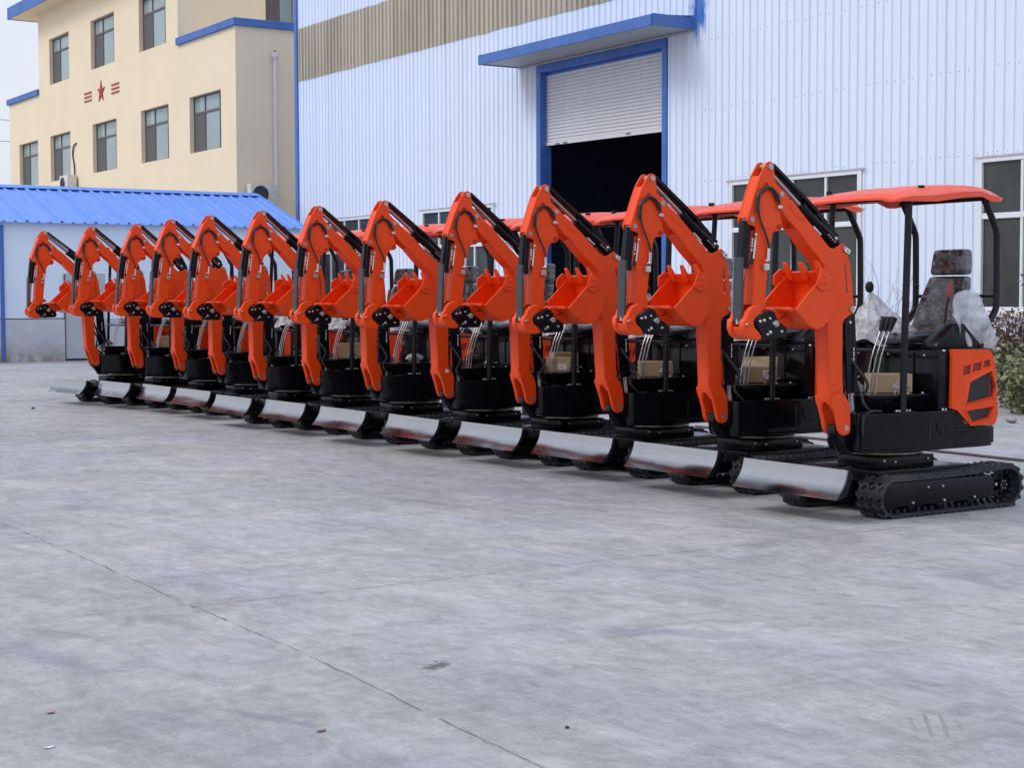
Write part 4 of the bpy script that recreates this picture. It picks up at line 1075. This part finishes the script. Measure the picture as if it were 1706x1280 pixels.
scatter('fallen_leaf', 'dark red fallen leaf at the end of a grey smear on the concrete', 'leaf', 2.54, 5.18, lambda m: leafpile(m, 0.022), 'leaf_red')
scatter('fallen_leaf', 'small bright red leaf lying near a white paper scrap', 'leaf', 1.81, 5.97, lambda m: leafpile(m, 0.020), 'leaf_red')
scatter('paper_scrap', 'white paper scrap on the open concrete near a red leaf', 'paper scrap', 1.66, 5.51, lambda m: leafpile(m, 0.020), 'paper')
def rock(mb, s):
    rg = random.Random(int(s * 1000)); rings = []
    for k in range(1, 6):
        a = math.pi * k / 6
        rings.append([(s * math.sin(a) * math.cos(j) * rg.uniform(0.8, 1.15), s * math.sin(a) * math.sin(j) * rg.uniform(0.8, 1.15), s * 0.55 * (1 - math.cos(a))) for j in [2 * math.pi * q / 8 for q in range(8)]])
    mb.loft(rings)
scatter('pebble', 'tiny dark pebble on the concrete to the shrub side of the long joint', 'pebble', 3.30, 4.73, lambda m: rock(m, 0.009), 'stone_dark')
scatter('pebble', 'dark lump on the open concrete beyond the last blade of the row', 'pebble', 6.77, 22.91, lambda m: rock(m, 0.028), 'stone_dark')
scatter('stone', 'pale stone on the ground in front of the green shrub', 'stone', 15.95, 13.32, lambda m: rock(m, 0.07), 'stone')
mb = MB('cable'); mb.tube([(12.34, 15.0, 0.012), (12.33, 12.2, 0.012), (12.31, 11.0, 0.012), (12.27, 10.1, 0.012), (12.26, 7.5, 0.012)], 0.016, 8)
tag(mb.build('cable', None), 'dark cable lying straight across the concrete behind the row of excavators', 'cable')

# ------------------------------------------------------------------ corrugated warehouse
WX, WY0, WY1, WZ = 20.5, 2.0, 43.0, 13.0
PER = 0.2
def ribs(y0, y1, hh=0.025):
    pts = []
    k = math.floor(y0 / PER) - 1
    while k * PER < y1 + PER:
        big = 1.25 if k % 4 == 0 else 1.0
        for dy, h in ((0.0, 0.0), (0.128, 0.0), (0.142, hh * big), (0.180, hh * big), (0.194, 0.0)):
            pts.append((k * PER + dy, h))
        k += 1
    out = []
    for (ya, ha), (yb, hb) in zip(pts, pts[1:]):
        for t in (y0, y1):
            if ya < t < yb: out.append((t, ha + (hb - ha) * (t - ya) / (yb - ya)))
        if y0 <= ya <= y1: out.append((ya, ha))
    return sorted(set(out))
def corr(mb, y0, y1, z0, z1, proud=0.0, zf0=None, zf1=None, nzs=1, hh=0.025):
    pr = ribs(y0, y1, hh)
    zs = [k / nzs for k in range(nzs + 1)]
    rows = []
    for t in zs:
        row = []
        for y, h in pr:
            a = z0 + (zf0(y) if zf0 else 0); b = z1 + (zf1(y) if zf1 else 0)
            row.append(mb.v(WX - proud - h, y, a + (b - a) * t))
        rows.append(row)
    for r0, r1 in zip(rows, rows[1:]):
        for k in range(len(pr) - 1): mb.face([r0[k], r0[k + 1], r1[k + 1], r1[k]])
WIN = [(14.38, 17.80), (20.42, 23.86), (32.35, 35.72), (38.30, 41.70)]
WINZ = (1.33, 3.76)
DY0, DY1, DZ = 25.84, 30.48, 6.60
wh = empty('warehouse', (WX, 22.5, 0)); tag(wh, 'long white corrugated steel warehouse with a blue trimmed roller door behind the excavators', 'warehouse')
WO = (-WX, -22.5, 0)
mb = MB('wall_white')
ys = [WY0]
for a, b in WIN[:2]: ys += [a, b]
ys += [DY0, DY1]
for a, b in WIN[2:]: ys += [a, b]
ys.append(WY1)
for k in range(0, len(ys), 2): corr(mb, ys[k], ys[k + 1], 0.95, 3.80)
corr(mb, WY0, DY0, 3.80, 7.84); corr(mb, DY1, WY1, 3.80, 7.84); corr(mb, DY0, DY1, DZ, 7.84)
for a, b in WIN: corr(mb, a, b, 0.95, WINZ[0])
for a, b in WIN: corr(mb, a, b, WINZ[1], 3.80)
corr(mb, WY0, WY1, 9.27, WZ)
# screw rows
mb.use('guard')
for z in (3.84, 5.21, 6.57, 9.4):
    y = WY0 + 0.062
    k = 0
    while y < WY1:
        if y < DY0 - 0.5 and rnd.random() < 0.8: mb.box((WX - 0.006, y, z + 0.012 * math.sin(k)), (0.012, 0.0095, 0.0095))
        y += PER; k += 1
mb.build('sheet_wall', wh, WO, smooth=0, recalc=False)
mb = MB('band')
corr(mb, WY0, WY1, 7.80, 9.30, 0.006, lambda y: 0.02 * mnoise.noise(Vector((y * 1.3, 0, 0))) + 0.012 * mnoise.noise(Vector((y * 7, 3, 0))), lambda y: 0.02 * mnoise.noise(Vector((y * 1.3, 8, 0))), hh=0.042)
mb.build('skylight_band', wh, WO, smooth=0, recalc=False)
mb = MB('plinth')
for a, b in ((WY0, DY0), (DY1, WY1)): mb.bx(WX - 0.05, WX + 0.25, a, b, 0, 0.95)
mb.build('plinth', wh, WO)
mb = MB('wall_white'); mb.bx(WX + 0.03, 46.0, WY1 - 0.02, WY1, 0, WZ); mb.bx(WX + 0.03, 46.0, WY0, WY0 + 0.02, 0, WZ); mb.bx(45.9, 46.0, WY0, WY1, 0, WZ); mb.build('end_wall', wh, WO)
mb = MB('shed_roof'); mb.prism([(WX - 0.3, WZ), (46.3, WZ), (33, WZ + 1.4)], WY0 - 0.2, WY1 + 0.2); mb.build('roof', wh, WO)
mb = MB('blue_trim'); mb.bx(WX - 0.05, WX + 0.2, WY1 - 0.12, WY1 + 0.05, 0, WZ); mb.build('corner_trim', wh, WO)
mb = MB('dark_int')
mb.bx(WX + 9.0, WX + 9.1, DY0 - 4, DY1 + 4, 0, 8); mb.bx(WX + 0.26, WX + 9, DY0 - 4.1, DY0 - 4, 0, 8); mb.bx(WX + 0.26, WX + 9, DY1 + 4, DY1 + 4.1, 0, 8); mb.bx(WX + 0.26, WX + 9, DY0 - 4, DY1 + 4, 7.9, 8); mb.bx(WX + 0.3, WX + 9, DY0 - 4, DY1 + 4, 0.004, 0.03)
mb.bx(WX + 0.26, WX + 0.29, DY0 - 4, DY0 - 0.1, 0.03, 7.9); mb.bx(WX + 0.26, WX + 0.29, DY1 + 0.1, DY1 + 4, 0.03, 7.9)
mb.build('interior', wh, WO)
# door
dr = empty('roller_door_part'); bpy.data.objects.remove(dr)
mb = MB('blue_trim')
mb.bx(WX - 0.045, WX + 0.26, DY0 - 0.02, DY0 + 0.13, 0, DZ); mb.bx(WX - 0.045, WX + 0.26, DY1 - 0.13, DY1 + 0.02, 0, DZ)
mb.bx(WX - 0.046, WX + 0.26, DY0 - 0.02, DY1 + 0.02, DZ + 0.002, DZ + 0.16); mb.bx(WX + 0.15, WX + 0.259, DY0 + 0.132, DY1 - 0.132, DZ - 0.12, DZ)
mb.bevel(0.006, 1)
df = mb.build('door_frame', wh, WO)
mb = MB('shutter')
zs = 4.99; n = 0; prof = []
while zs < DZ - 0.1:
    prof += [(WX + 0.16, zs), (WX + 0.135, zs + 0.012), (WX + 0.130, zs + 0.04), (WX + 0.137, zs + 0.066), (WX + 0.16, zs + 0.074)]; zs += 0.078
V = [[mb.v(x, y, z + (0.05 if y > 28 else 0.0) * max(0, (6.0 - z))) for x, z in prof] for y in (DY0 + 0.131, DY1 - 0.131)]
for k in range(len(prof) - 1): mb.face([V[0][k], V[0][k + 1], V[1][k + 1], V[1][k]])
sh = mb.build('roller_shutter', wh, WO, smooth=20)
mb = MB('shutter'); mb.bar((WX + 0.145, DY0 + 0.132, 4.96), (WX + 0.145, DY1 - 0.132, 5.01), 0.07, 0.05, up=(0, 0, 1)); mb.use('leaf_brown')
for y in (29.9, 29.6, 27.3): mb.bx(WX + 0.108, WX + 0.112, y - 0.08, y + 0.08, 4.975, 5.0)
mb.build('bottom_rail', sh, WO)
# canopy
mb = MB('blue_fascia')
mb.bx(19.38, 19.42, 24.95, 31.25, 6.79, 7.01); mb.bx(19.42, WX - 0.03, 24.93, 24.97, 6.80, 7.03); mb.bx(19.42, WX - 0.03, 31.23, 31.27, 6.80, 7.03)
mb.bevel(0.006, 1)
cn = mb.build('door_canopy', wh, WO)
mb = MB('blue_trim'); mb.prism([(19.42, 6.995), (WX - 0.03, 7.06), (WX - 0.03, 7.08), (19.42, 7.008)], 24.972, 31.228); mb.build('canopy_top', cn, WO)
mb = MB('soffit')
y = 24.98
while y < 31.2:
    mb.bx(19.43, WX - 0.05, y, min(y + 0.098, 31.22), 6.822, 6.832); mb.bx(19.43, WX - 0.05, y + 0.098, min(y + 0.108, 31.22), 6.828, 6.836); y += 0.108
mb.bx(WX - 0.05, WX - 0.02, 24.98, 31.22, 6.77, 6.80)
mb.build('canopy_soffit', cn, WO)
# windows
def wh_window(y0, y1):
    z0, z1 = WINZ
    mb = MB('white_frame'); x0, x1 = WX - 0.055, WX + 0.05
    mb.bx(x0, x1, y0 - 0.03, y0 + 0.07, z0, z1); mb.bx(x0, x1, y1 - 0.07, y1 + 0.03, z0, z1)
    mb.bx(x0, x1, y0 + 0.0705, y1 - 0.0705, z1 - 0.07, z1); mb.bx(x0 - 0.03, x1, y0 - 0.03, y1 + 0.03, z0 - 0.10, z0 - 0.001); mb.bx(x0 + 0.01, x1 - 0.01, y0 + 0.0705, y1 - 0.0705, z0, z0 + 0.06)
    mb.bx(x0 + 0.012, x1 - 0.01, y0 + 0.0705, y1 - 0.0705, 2.79, 2.88)
    for k in (1, 2, 3):
        y = y0 + (y1 - y0) * k / 4
        mb.bx(x0 + 0.014, x1 - 0.012, y - 0.027, y + 0.027, z0 + 0.061, 2.789); mb.bx(x0 + 0.014, x1 - 0.012, y - 0.027, y + 0.027, 2.881, z1 - 0.071)
    mb.bevel(0.004, 1)
    mb.use('plinth'); mb.bx(x0 - 0.012, x0 + 0.02, y0 - 0.10, y1 + 0.10, z1 + 0.0, z1 + 0.03)
    w = mb.build('window_frame', wh, WO)
    mb = MB('glass_dark'); mb.bx(WX + 0.0, WX + 0.01, y0 + 0.06, y1 - 0.06, z0 + 0.05, z1 - 0.05)
    mb.build('window_pane', w, WO)
for a, b in WIN: wh_window(a, b)

# ------------------------------------------------------------------ cream office building
TX, TY, TU = 20.6, 47.6, 52.4
ob = empty('office_building', (TX, 60, 0)); tag(ob, 'cream rendered three storey office building with blue roof edges and a red star', 'building')
TO = (-TX, -60, 0)
LOW = [(68.3, 71.0), (64.0, 66.6), (58.6, 61.3), (53.35, 56.03), (48.8, 51.45)]
UP = [(64.0, 66.54), (58.7, 61.35), (53.5, 56.1)]
LZ, UZ = (6.40, 8.26), (10.34, 12.2)
def wall_holes(mb, y0, y1, z0, z1, holes, x0, x1):   # wall at x0..x1 in the y,z plane
    s = MB('stucco'); s.plate_holes([(y0, z0), (y1, z0), (y1, z1), (y0, z1)], [[(a, c), (b, c), (b, d), (a, d)] for a, b, c, d in holes], 0, 1)
    mp = {}
    for v in s.bm.verts: mp[v] = mb.v(x0 + (x1 - x0) * v.co.y, v.co.x, v.co.z)
    for f in s.bm.faces: mb.face([mp[v] for v in f.verts])
    s.bm.free()
mb = MB('stucco')
wall_holes(mb, TY, 72.4, 0, 10.10, [(a, b, *LZ) for a, b in LOW] + [], TX, TX + 0.24)
wall_holes(mb, TU, 68.0, 10.1005, 13.4, [(a, b, *UZ) for a, b in UP], TX + 0.0, TX + 0.24)
mb.bx(TX + 0.241, 34, TY, TY + 0.24, 0, 10.10)
mb.bx(TX + 0.241, 34, 72.16, 72.4, 0, 10.10)
wall_up = [(TX + 0.241, 23.82), (24.9, 34)]
for a, b in wall_up: mb.bx(a, b, TU, TU + 0.24, 10.10, 13.4)
mb.bx(23.82, 24.9, TU, TU + 0.24, 12.6, 13.4); mb.bx(23.82, 24.9, TU, TU + 0.24, 10.10, 10.6)
mb.bx(TX + 0.241, 34, 67.76, 68.0, 10.10, 13.4); mb.bx(33.8, 34.05, TY, 72.4, 0, 13.4)
mb.bx(TX + 0.242, 33.8, TY + 0.24, 72.16, 9.9, 10.05)
mb.build('wall', ob, TO)
for q in ((TX - 0.10, TX + 0.25, TY - 0.10, TU - 0.003, 10.101, 10.34), (TX + 0.252, 34, TY - 0.10, TY + 0.25, 10.102, 10.34), (TX - 0.10, TX + 0.25, 68.003, 72.5, 10.101, 10.34)):
    mb = MB('blue_fascia'); mb.bx(*q); mb.bevel(0.01, 1); mb.build('parapet', ob, TO)
mb = MB('stucco'); mb.bx(TX - 0.75, 34.4, TU - 0.4, 69.6, 13.402, 13.50); ro = mb.build('roof', ob, TO)
mb = MB('blue_fascia'); mb.bx(TX - 0.80, TX - 0.752, TU - 0.45, 69.65, 13.38, 13.86); mb.bx(TX - 0.75, 34.4, 69.602, 69.65, 13.38, 13.86); mb.bx(TX - 0.75, 34.4, TU - 0.45, TU - 0.402, 13.38, 13.86); mb.build('roof_fascia', ro, TO)
def office_window(y0, y1, z0, z1):
    x0, x1 = TX + 0.15, TX + 0.21
    zt = z0 + (z1 - z0) * 0.70; ya = y0 + (y1 - y0) * 0.17; yb = y0 + (y1 - y0) * 0.64
    mb = MB('frame_brown'); t = 0.045
    mb.bx(x0, x1, y0, y0 + t, z0, z1); mb.bx(x0, x1, y1 - t, y1, z0, z1); mb.bx(x0, x1, y0 + t + 0.001, y1 - t - 0.001, z1 - t, z1); mb.bx(x0, x1, y0 + t + 0.001, y1 - t - 0.001, z0, z0 + t)
    mb.bx(x0 - 0.004, x1, y0 + t + 0.001, y1 - t - 0.001, zt - 0.035, zt + 0.035)
    for y in (ya, yb): mb.bx(x0 + 0.002, x1, y - 0.03, y + 0.03, z0 + t + 0.001, z1 - t - 0.001)
    w = mb.build('window_frame', ob, TO)
    mb = MB('glass_pale'); mb.bx(x0 + 0.03, x0 + 0.036, y0 + 0.04, y1 - 0.04, zt, z1 - 0.04); mb.bx(x0 + 0.03, x0 + 0.036, ya, yb, z0 + 0.04, zt); mb.build('window_pane', w, TO)
    
    for p, q in ((y0 + 0.046, ya - 0.031), (yb + 0.031, y1 - 0.046)):
        mb = MB('screen'); mb.bx(x0 + 0.012, x0 + 0.018, p, q, z0 + 0.046, zt - 0.036); mb.build('insect_screen', w, TO)
for a, b in LOW: office_window(a, b, *LZ)
for a, b in UP: office_window(a, b, *UZ)
mb = MB('frame_brown'); mb.bx(23.82, 24.9, TU + 0.10, TU + 0.14, 10.6, 12.6); sw = mb.build('window_frame', ob, TO)
mb = MB('glass_pale'); mb.bx(24.4, 24.86, TU + 0.09, TU + 0.096, 10.65, 12.55); mb.use('screen'); mb.bx(23.86, 24.36, TU + 0.085, TU + 0.096, 10.65, 12.55); mb.build('window_pane', sw, TO)
# emblem: red star and three bars each side
mb = MB('star_red'); st = []
for k in range(10):
    a = R(90 + 36 * k); r = 0.44 if k % 2 == 0 else 0.17
    st.append((60.21 + r * math.cos(a), 9.40 + r * 0.98 * math.sin(a)))
mb.prismx(st, TX - 0.03, TX - 0.001)
V = [mb.v(TX - 0.03, y, z) for y, z in st]; c = mb.v(TX - 0.08, 60.21, 9.40)
for k in range(10): mb.face([V[k], V[(k + 1) % 10], c])
mb.build('star_emblem', ob, TO)
for yc_ in (61.75, 58.64):
    mb = MB('star_red')
    for dz in (-0.15, 0.0, 0.15): mb.bx(TX - 0.03, TX - 0.001, yc_ - 0.42, yc_ + 0.42, 9.36 + dz - 0.028, 9.36 + dz + 0.028)
    mb.build('emblem_bars', ob, TO)
# drain pipe on the end wall
mb = MB('pvc')
mb.tube([(21.9, TY - 0.09, 0.3), (21.9, TY - 0.09, 9.12)], 0.055, 14); mb.tube([(21.9, TY - 0.09, 9.10), (21.9, TY - 0.09, 9.16), (21.9, TY - 0.09, 9.20), (21.9, TY - 0.09, 9.36)], [0.06, 0.075, 0.115, 0.115], 16)
for z in (8.6, 7.5, 6.4, 5.3): mb.tube([(21.9, TY - 0.09, z), (21.9, TY - 0.09, z + 0.06)], 0.064, 14)
mb.use('dark_int'); mb.tube([(21.9, TY - 0.09, 9.362), (21.9, TY - 0.09, 9.40)], 0.05, 10)
tag(mb.build('drain_pipe', None), 'white rainwater pipe with a hopper head on the shaded end wall of the cream building', 'drain pipe')
def ac(name_label, loc, rz, s):
    e = empty('air_conditioner', loc, rz); tag(e, name_label, 'air conditioner', 'air conditioner units on the cream building')
    mb = MB('ac'); mb.box((0, 0, 0.28 * s), (0.8 * s, 0.3 * s, 0.56 * s)); mb.bevel(0.02, 2); mb.build('casing', e)
    mb = MB('guard')
    for k in range(5): mb.tube([(-0.1 * s + 0.045 * s * (k + 1) * math.cos(a), -0.152 * s, 0.28 * s + 0.045 * s * (k + 1) * math.sin(a)) for a in [2 * math.pi * j / 20 for j in range(21)]], 0.006 * s, 5)
    mb.cyl((-0.1 * s, -0.1505 * s, 0.28 * s), (-0.1 * s, -0.1495 * s, 0.28 * s), 0.235 * s, n=24); mb.build('fan_grille', e)
    mb = MB('guard'); mb.bx(-0.3 * s, -0.26 * s, -0.16 * s, 0.25 * s, -0.03 * s, -0.001); mb.bx(0.26 * s, 0.3 * s, -0.16 * s, 0.25 * s, -0.03 * s, -0.001); mb.build('bracket', e)
ac('larger air conditioner unit on the shaded end wall, just above the shed roof', (21.35, TY - 0.22, 4.52), 0, 1.15)
ac('small white air conditioner unit under a window on the long cream wall', (TX - 0.25, 63.6, 5.75), R(-90), 1.25)
mb = MB('hose'); mb.tube(smooth_path([(TX - 0.08, 63.3, 6.4), (TX - 0.03, 63.5, 6.9), (TX - 0.03, 63.65, 7.3), (TX - 0.05, 63.45, 7.62), (TX - 0.02, 63.2, 7.7)], 4), 0.03, 8)
tag(mb.build('cable', None), 'black cable curving up the cream wall above the small air conditioner', 'cable')

# ------------------------------------------------------------------ blue roofed shed
SY, SX0, SX1 = 40.6, 4.0, 19.4
sd = empty('shed', (12, 42, 0)); tag(sd, 'low white shed with a bright blue corrugated roof in front of the cream building', 'shed')
SO = (-12, -42, 0)
mb = MB('shed_wall'); mb.bx(SX0, 12.83, SY, SY + 0.1, 1.06, 3.5); mb.bx(13.9, SX1 - 0.1, SY, SY + 0.1, 1.06, 3.5); mb.bx(12.83, 13.9, SY, SY + 0.1, 2.2, 3.5)
mb.bx(SX1 - 0.1, SX1, SY, 46.4, 0, 3.5); mb.bx(SX0, SX1 - 0.1, 46.3, 46.4, 0, 3.5)
mb.prismx([(SY + 0.01, 3.501), (43.6, 4.42), (46.4, 3.501)], SX1 - 0.09, SX1 - 0.01)
x = SX0 + 0.5
mb.use('white_frame')
while x < SX1:
    mb.bx(x, x + 0.012, SY - 0.004, SY, 1.07, 3.45) if not 12.7 < x < 13.95 else None
    x += 0.95
mb.build('wall', sd, SO)
mb = MB('skirt'); mb.bx(SX0, 12.83, SY - 0.04, SY + 0.099, 0, 1.058); mb.bx(13.9, SX1 - 0.102, SY - 0.04, SY + 0.099, 0, 1.058); mb.use('cable'); mb.bx(SX0, 12.829, SY - 0.012, SY - 0.001, 1.0585, 1.085); mb.build('plinth', sd, SO)
mb = MB('door_grey'); mb.bx(12.858, 13.898, SY - 0.02, SY + 0.03, 0.05, 2.19); mb.bevel(0.004, 1)
dd = mb.build('door', sd, SO)
mb = MB('cable'); mb.bx(12.831, 12.855, SY - 0.045, SY + 0.06, 0, 2.198); mb.build('door_frame', dd, SO)
mb = MB('glass_dark'); mb.bx(13.05, 13.45, SY - 0.026, SY - 0.021, 1.3, 1.9); mb.build('door_pane', dd, SO)
mb = MB('blue_trim'); mb.tube([(11.28, SY - 0.06, 0.05), (11.28, SY - 0.06, 3.4)], 0.05, 12); mb.build('downpipe', sd, SO)
mb = MB('shed_roof')
def roofside(y0, z0, y1, z1):
    prof = []
    x = SX0 - 0.2; k = 0
    while x < SX1 + 0.02:
        h = 0.062 if k % 3 == 0 else 0.04
        prof += [(x, 0), (x + 0.19, 0), (x + 0.215, h), (x + 0.262, h), (x + 0.285, 0)]; x += 0.2905; k += 1
    for up in (0.0, -0.012):
        A = [mb.v(a, y0, z0 + h + up) for a, h in prof]; B = [mb.v(a, y1, z1 + h + up) for a, h in prof]
        for k in range(len(prof) - 1): mb.face([A[k], A[k + 1], B[k + 1], B[k]])
        if up == 0: A0 = A
        else:
            for k in range(len(prof) - 1): mb.face([A0[k], A0[k + 1], A[k + 1], A[k]])
roofside(40.40, 3.47, 43.6, 4.54); roofside(46.8, 3.47, 43.6, 4.54)
rf2 = mb.build('roof', sd, SO, smooth=20)
mb = MB('shed_roof'); mb.prismx([(43.38, 4.53), (43.6, 4.615), (43.82, 4.53), (43.82, 4.515), (43.6, 4.60), (43.38, 4.515)], SX0 - 0.2, SX1 + 0.05); mb.build('ridge_cap', rf2, SO)
mb = MB('shed_roof'); mb.bar((SX1 + 0.09, 40.38, 3.485), (SX1 + 0.09, 43.6, 4.575), 0.05, 0.06, up=(1, 0, 0)); mb.build('verge_trim', rf2, SO)
mb = MB('white_frame'); mb.ball((19.75, 42.0, 3.66), 0.13, 12, 8); mb.tube([(19.75, 42.0, 0), (19.75, 42.0, 3.6)], 0.04, 8)
tag(mb.build('vent_pipe', None), 'white capped vent pipe between the shed roof end and the warehouse corner', 'vent pipe')

# ------------------------------------------------------------------ planting by the warehouse wall
def shrub(name, label, c, rad, h, nleaf, size, mat, seed, cat='shrub', droop=0.0, stems=14):
    rg = random.Random(seed)
    e = empty(name, (c[0], c[1], 0)); tag(e, label, cat)
    mb = MB('twig'); tips = []
    for k in range(stems):
        a = rg.uniform(0, 2 * math.pi); rr = rad * rg.uniform(0.25, 0.95); hh = h * rg.uniform(0.6, 1.0)
        p = [(0.05 * math.cos(a), 0.05 * math.sin(a), 0), (rr * 0.5 * math.cos(a) + rg.uniform(-.05, .05), rr * 0.5 * math.sin(a), hh * 0.5), (rr * math.cos(a), rr * math.sin(a), hh)]
        sp = smooth_path(p, 4); mb.tube(sp, 0.012, 5, 0.004); tips.append(sp)
    mb.build('stem', e)
    mb = MB(mat)
    for k in range(nleaf):
        sp = rg.choice(tips); t = rg.random() ** 0.6
        q = sp[min(len(sp) - 1, int(t * len(sp)))]
        p = q + Vector((rg.gauss(0, 1), rg.gauss(0, 1), rg.gauss(0, 0.8))) * rad * 0.17
        if p.z < 0.03: p.z = 0.03 + rg.random() * 0.1
        d = Vector((rg.gauss(0, 1), rg.gauss(0, 1), rg.gauss(-droop, 0.7))).normalized(); n = d.orthogonal().normalized()
        n.rotate(Matrix.Rotation(rg.uniform(0, 6.28), 3, d)); w = d.cross(n)
        L = size * rg.uniform(0.6, 1.3); ww = L * 0.30
        a, b, c2, d2 = p, p + d * L * 0.5 + w * ww + n * L * 0.05, p + d * L - n * L * 0.12, p + d * L * 0.5 - w * ww + n * L * 0.05
        V = [mb.v(*x) for x in (a, b, c2, d2)]
        mb.face([V[0], V[1], V[2]]); mb.face([V[0], V[2], V[3]])
    mb.build('foliage', e, smooth=0, recalc=False)
    return e
shrub('shrub', 'low pale green leafy shrub with a pale stone before it', (17.35, 14.25), 0.50, 0.80, 2200, 0.095, 'leaf', 3)
shrub('shrub', 'reddish brown dry bush rising behind the pale green shrub', (18.2, 15.15), 0.62, 1.3, 3200, 0.065, 'leaf_brown', 4, stems=60)
shrub('shrub', 'tall green leafed shrub in front of the warehouse window', (17.75, 14.12), 0.36, 1.85, 800, 0.10, 'leaf', 6)
shrub('shrub', 'low dry bush at the foot of the white wall, behind an excavator seat', (18.9, 18.6), 0.8, 1.0, 1600, 0.07, 'leaf_brown', 8, stems=36)
def bare_tree(label, c, h, seed, n=9, name='bare_shrub'):
    rg = random.Random(seed)
    mb = MB('twig')
    def br(p, d, L, r, lv):
        pts = [p]; q = Vector(p)
        for k in range(4):
            d = (d + Vector((rg.gauss(0, 0.13), rg.gauss(0, 0.13), rg.gauss(0.03, 0.08)))).normalized(); q = q + d * L / 4; pts.append(q.copy())
        mb.tube(pts, r, 5, r * 0.5)
        if lv > 0:
            for k in range(rg.choice((2, 3, 3))):
                b = pts[rg.choice((2, 3, 4))]; dd = (d + Vector((rg.gauss(0, 0.5), rg.gauss(0, 0.5), rg.gauss(0.15, 0.3)))).normalized(); br(b, dd, L * rg.uniform(0.5, 0.75), r * 0.55, lv - 1)
    for k in range(n):
        a = rg.uniform(0, 6.28); br(Vector((0.08 * math.cos(a), 0.08 * math.sin(a), 0)), Vector((0.38 * math.cos(a), 0.38 * math.sin(a), 1)).normalized(), h * rg.uniform(0.35, 0.5), 0.011, 3)
    tag(mb.build(name, None, loc=(c[0], c[1], 0)), label, 'bare shrub')
bare_tree('bare leafless shrub against the white wall, seen through an excavator canopy frame', (15.5, 15.2), 2.35, 5)
bare_tree('bare leafless shrub in front of the window beside the roller door', (17.8, 19.8), 2.6, 9)

# faint power lines far left
for k, z in enumerate((13.3, 12.0)):
    mb = MB('wire'); mb.tube([(-60 + 14 * j, 100, z - 0.9 * math.sin(math.pi * j / 10)) for j in range(11)], 0.02, 5)
    tag(mb.build('power_line', None), ('upper' if k == 0 else 'lower') + ' faint power line against the sky beside the cream building', 'power line', 'power lines beside the cream building')

# ------------------------------------------------------------------ sky, sun, camera
SUN_EL, SUN_AZ = 48.0, 288.0     # azimuth measured from +y toward +x, direction the light comes from
w = bpy.data.worlds.new('World'); sc.world = w; w.use_nodes = True
nt = w.node_tree; bg = nt.nodes['Background']
sky = nt.nodes.new('ShaderNodeTexSky'); sky.sky_type = 'NISHITA'; sky.sun_disc = False
sky.sun_elevation = R(SUN_EL); sky.sun_rotation = R(SUN_AZ); sky.dust_density = 4.0; sky.air_density = 1.0; sky.ozone_density = 1.0
mul = mixc(nt, 1.0, sky.outputs['Color'], (0.10, 0.10, 0.10), 'MULTIPLY')
tc = nt.nodes.new('ShaderNodeTexCoord'); dz = sep(nt, tc.outputs['Generated'])[2]
cl = noise(nt, 2.2, 5, 0.6, mapping(nt, tc.outputs['Generated'], (1, 1, 2.5)))
overc = ramp(nt, dz, [(0.0, (0.86, 0.92, 1.0)), (0.15, (0.88, 0.93, 1.04)), (0.5, (1.02, 1.11, 1.34)), (0.95, (1.06, 1.18, 1.45))])
overc = mixc(nt, 0.25, overc, ramp(nt, cl, [(0.35, (0.84, 0.9, 1.05)), (0.7, (1.12, 1.15, 1.25))]))
fin = mixc(nt, 0.85, mul, overc)
nt.links.new(fin, bg.inputs['Color']); bg.inputs['Strength'].default_value = 0.98
sl = bpy.data.lights.new('sun', 'SUN'); sl.energy = 1.35; sl.angle = R(22); sl.color = (1.0, 0.955, 0.90)
so = bpy.data.objects.new('sun', sl); COL.objects.link(so)
dv = Vector((math.sin(R(SUN_AZ)) * math.cos(R(SUN_EL)), math.cos(R(SUN_AZ)) * math.cos(R(SUN_EL)), math.sin(R(SUN_EL))))
so.rotation_euler = dv.to_track_quat('Z', 'Y').to_euler(); so.location = (0, 0, 30)

cam = bpy.data.cameras.new('camera'); co = bpy.data.objects.new('camera', cam); COL.objects.link(co); sc.camera = co
f = 2700.0; pitch = math.atan((640 - 497) / f); yaw = math.atan((853 + 898) / f); roll = 0.003
fw = Vector((math.sin(yaw) * math.cos(pitch), math.cos(yaw) * math.cos(pitch), -math.sin(pitch)))
rt = Vector((math.cos(yaw), -math.sin(yaw), 0)); up = rt.cross(fw)
rt2 = rt * math.cos(roll) - up * math.sin(roll); up2 = rt * math.sin(roll) + up * math.cos(roll)
m = Matrix((rt2, up2, -fw)).transposed().to_4x4(); m.translation = (0, 0, 1.55)
co.matrix_world = m
cam.sensor_fit = 'HORIZONTAL'; cam.sensor_width = 36.0; cam.lens = 36.0 * f / 1706.0
cam.clip_start = 0.1; cam.clip_end = 2000
sc.view_settings.view_transform = 'Standard'; sc.view_settings.look = 'None'; sc.view_settings.exposure = 0
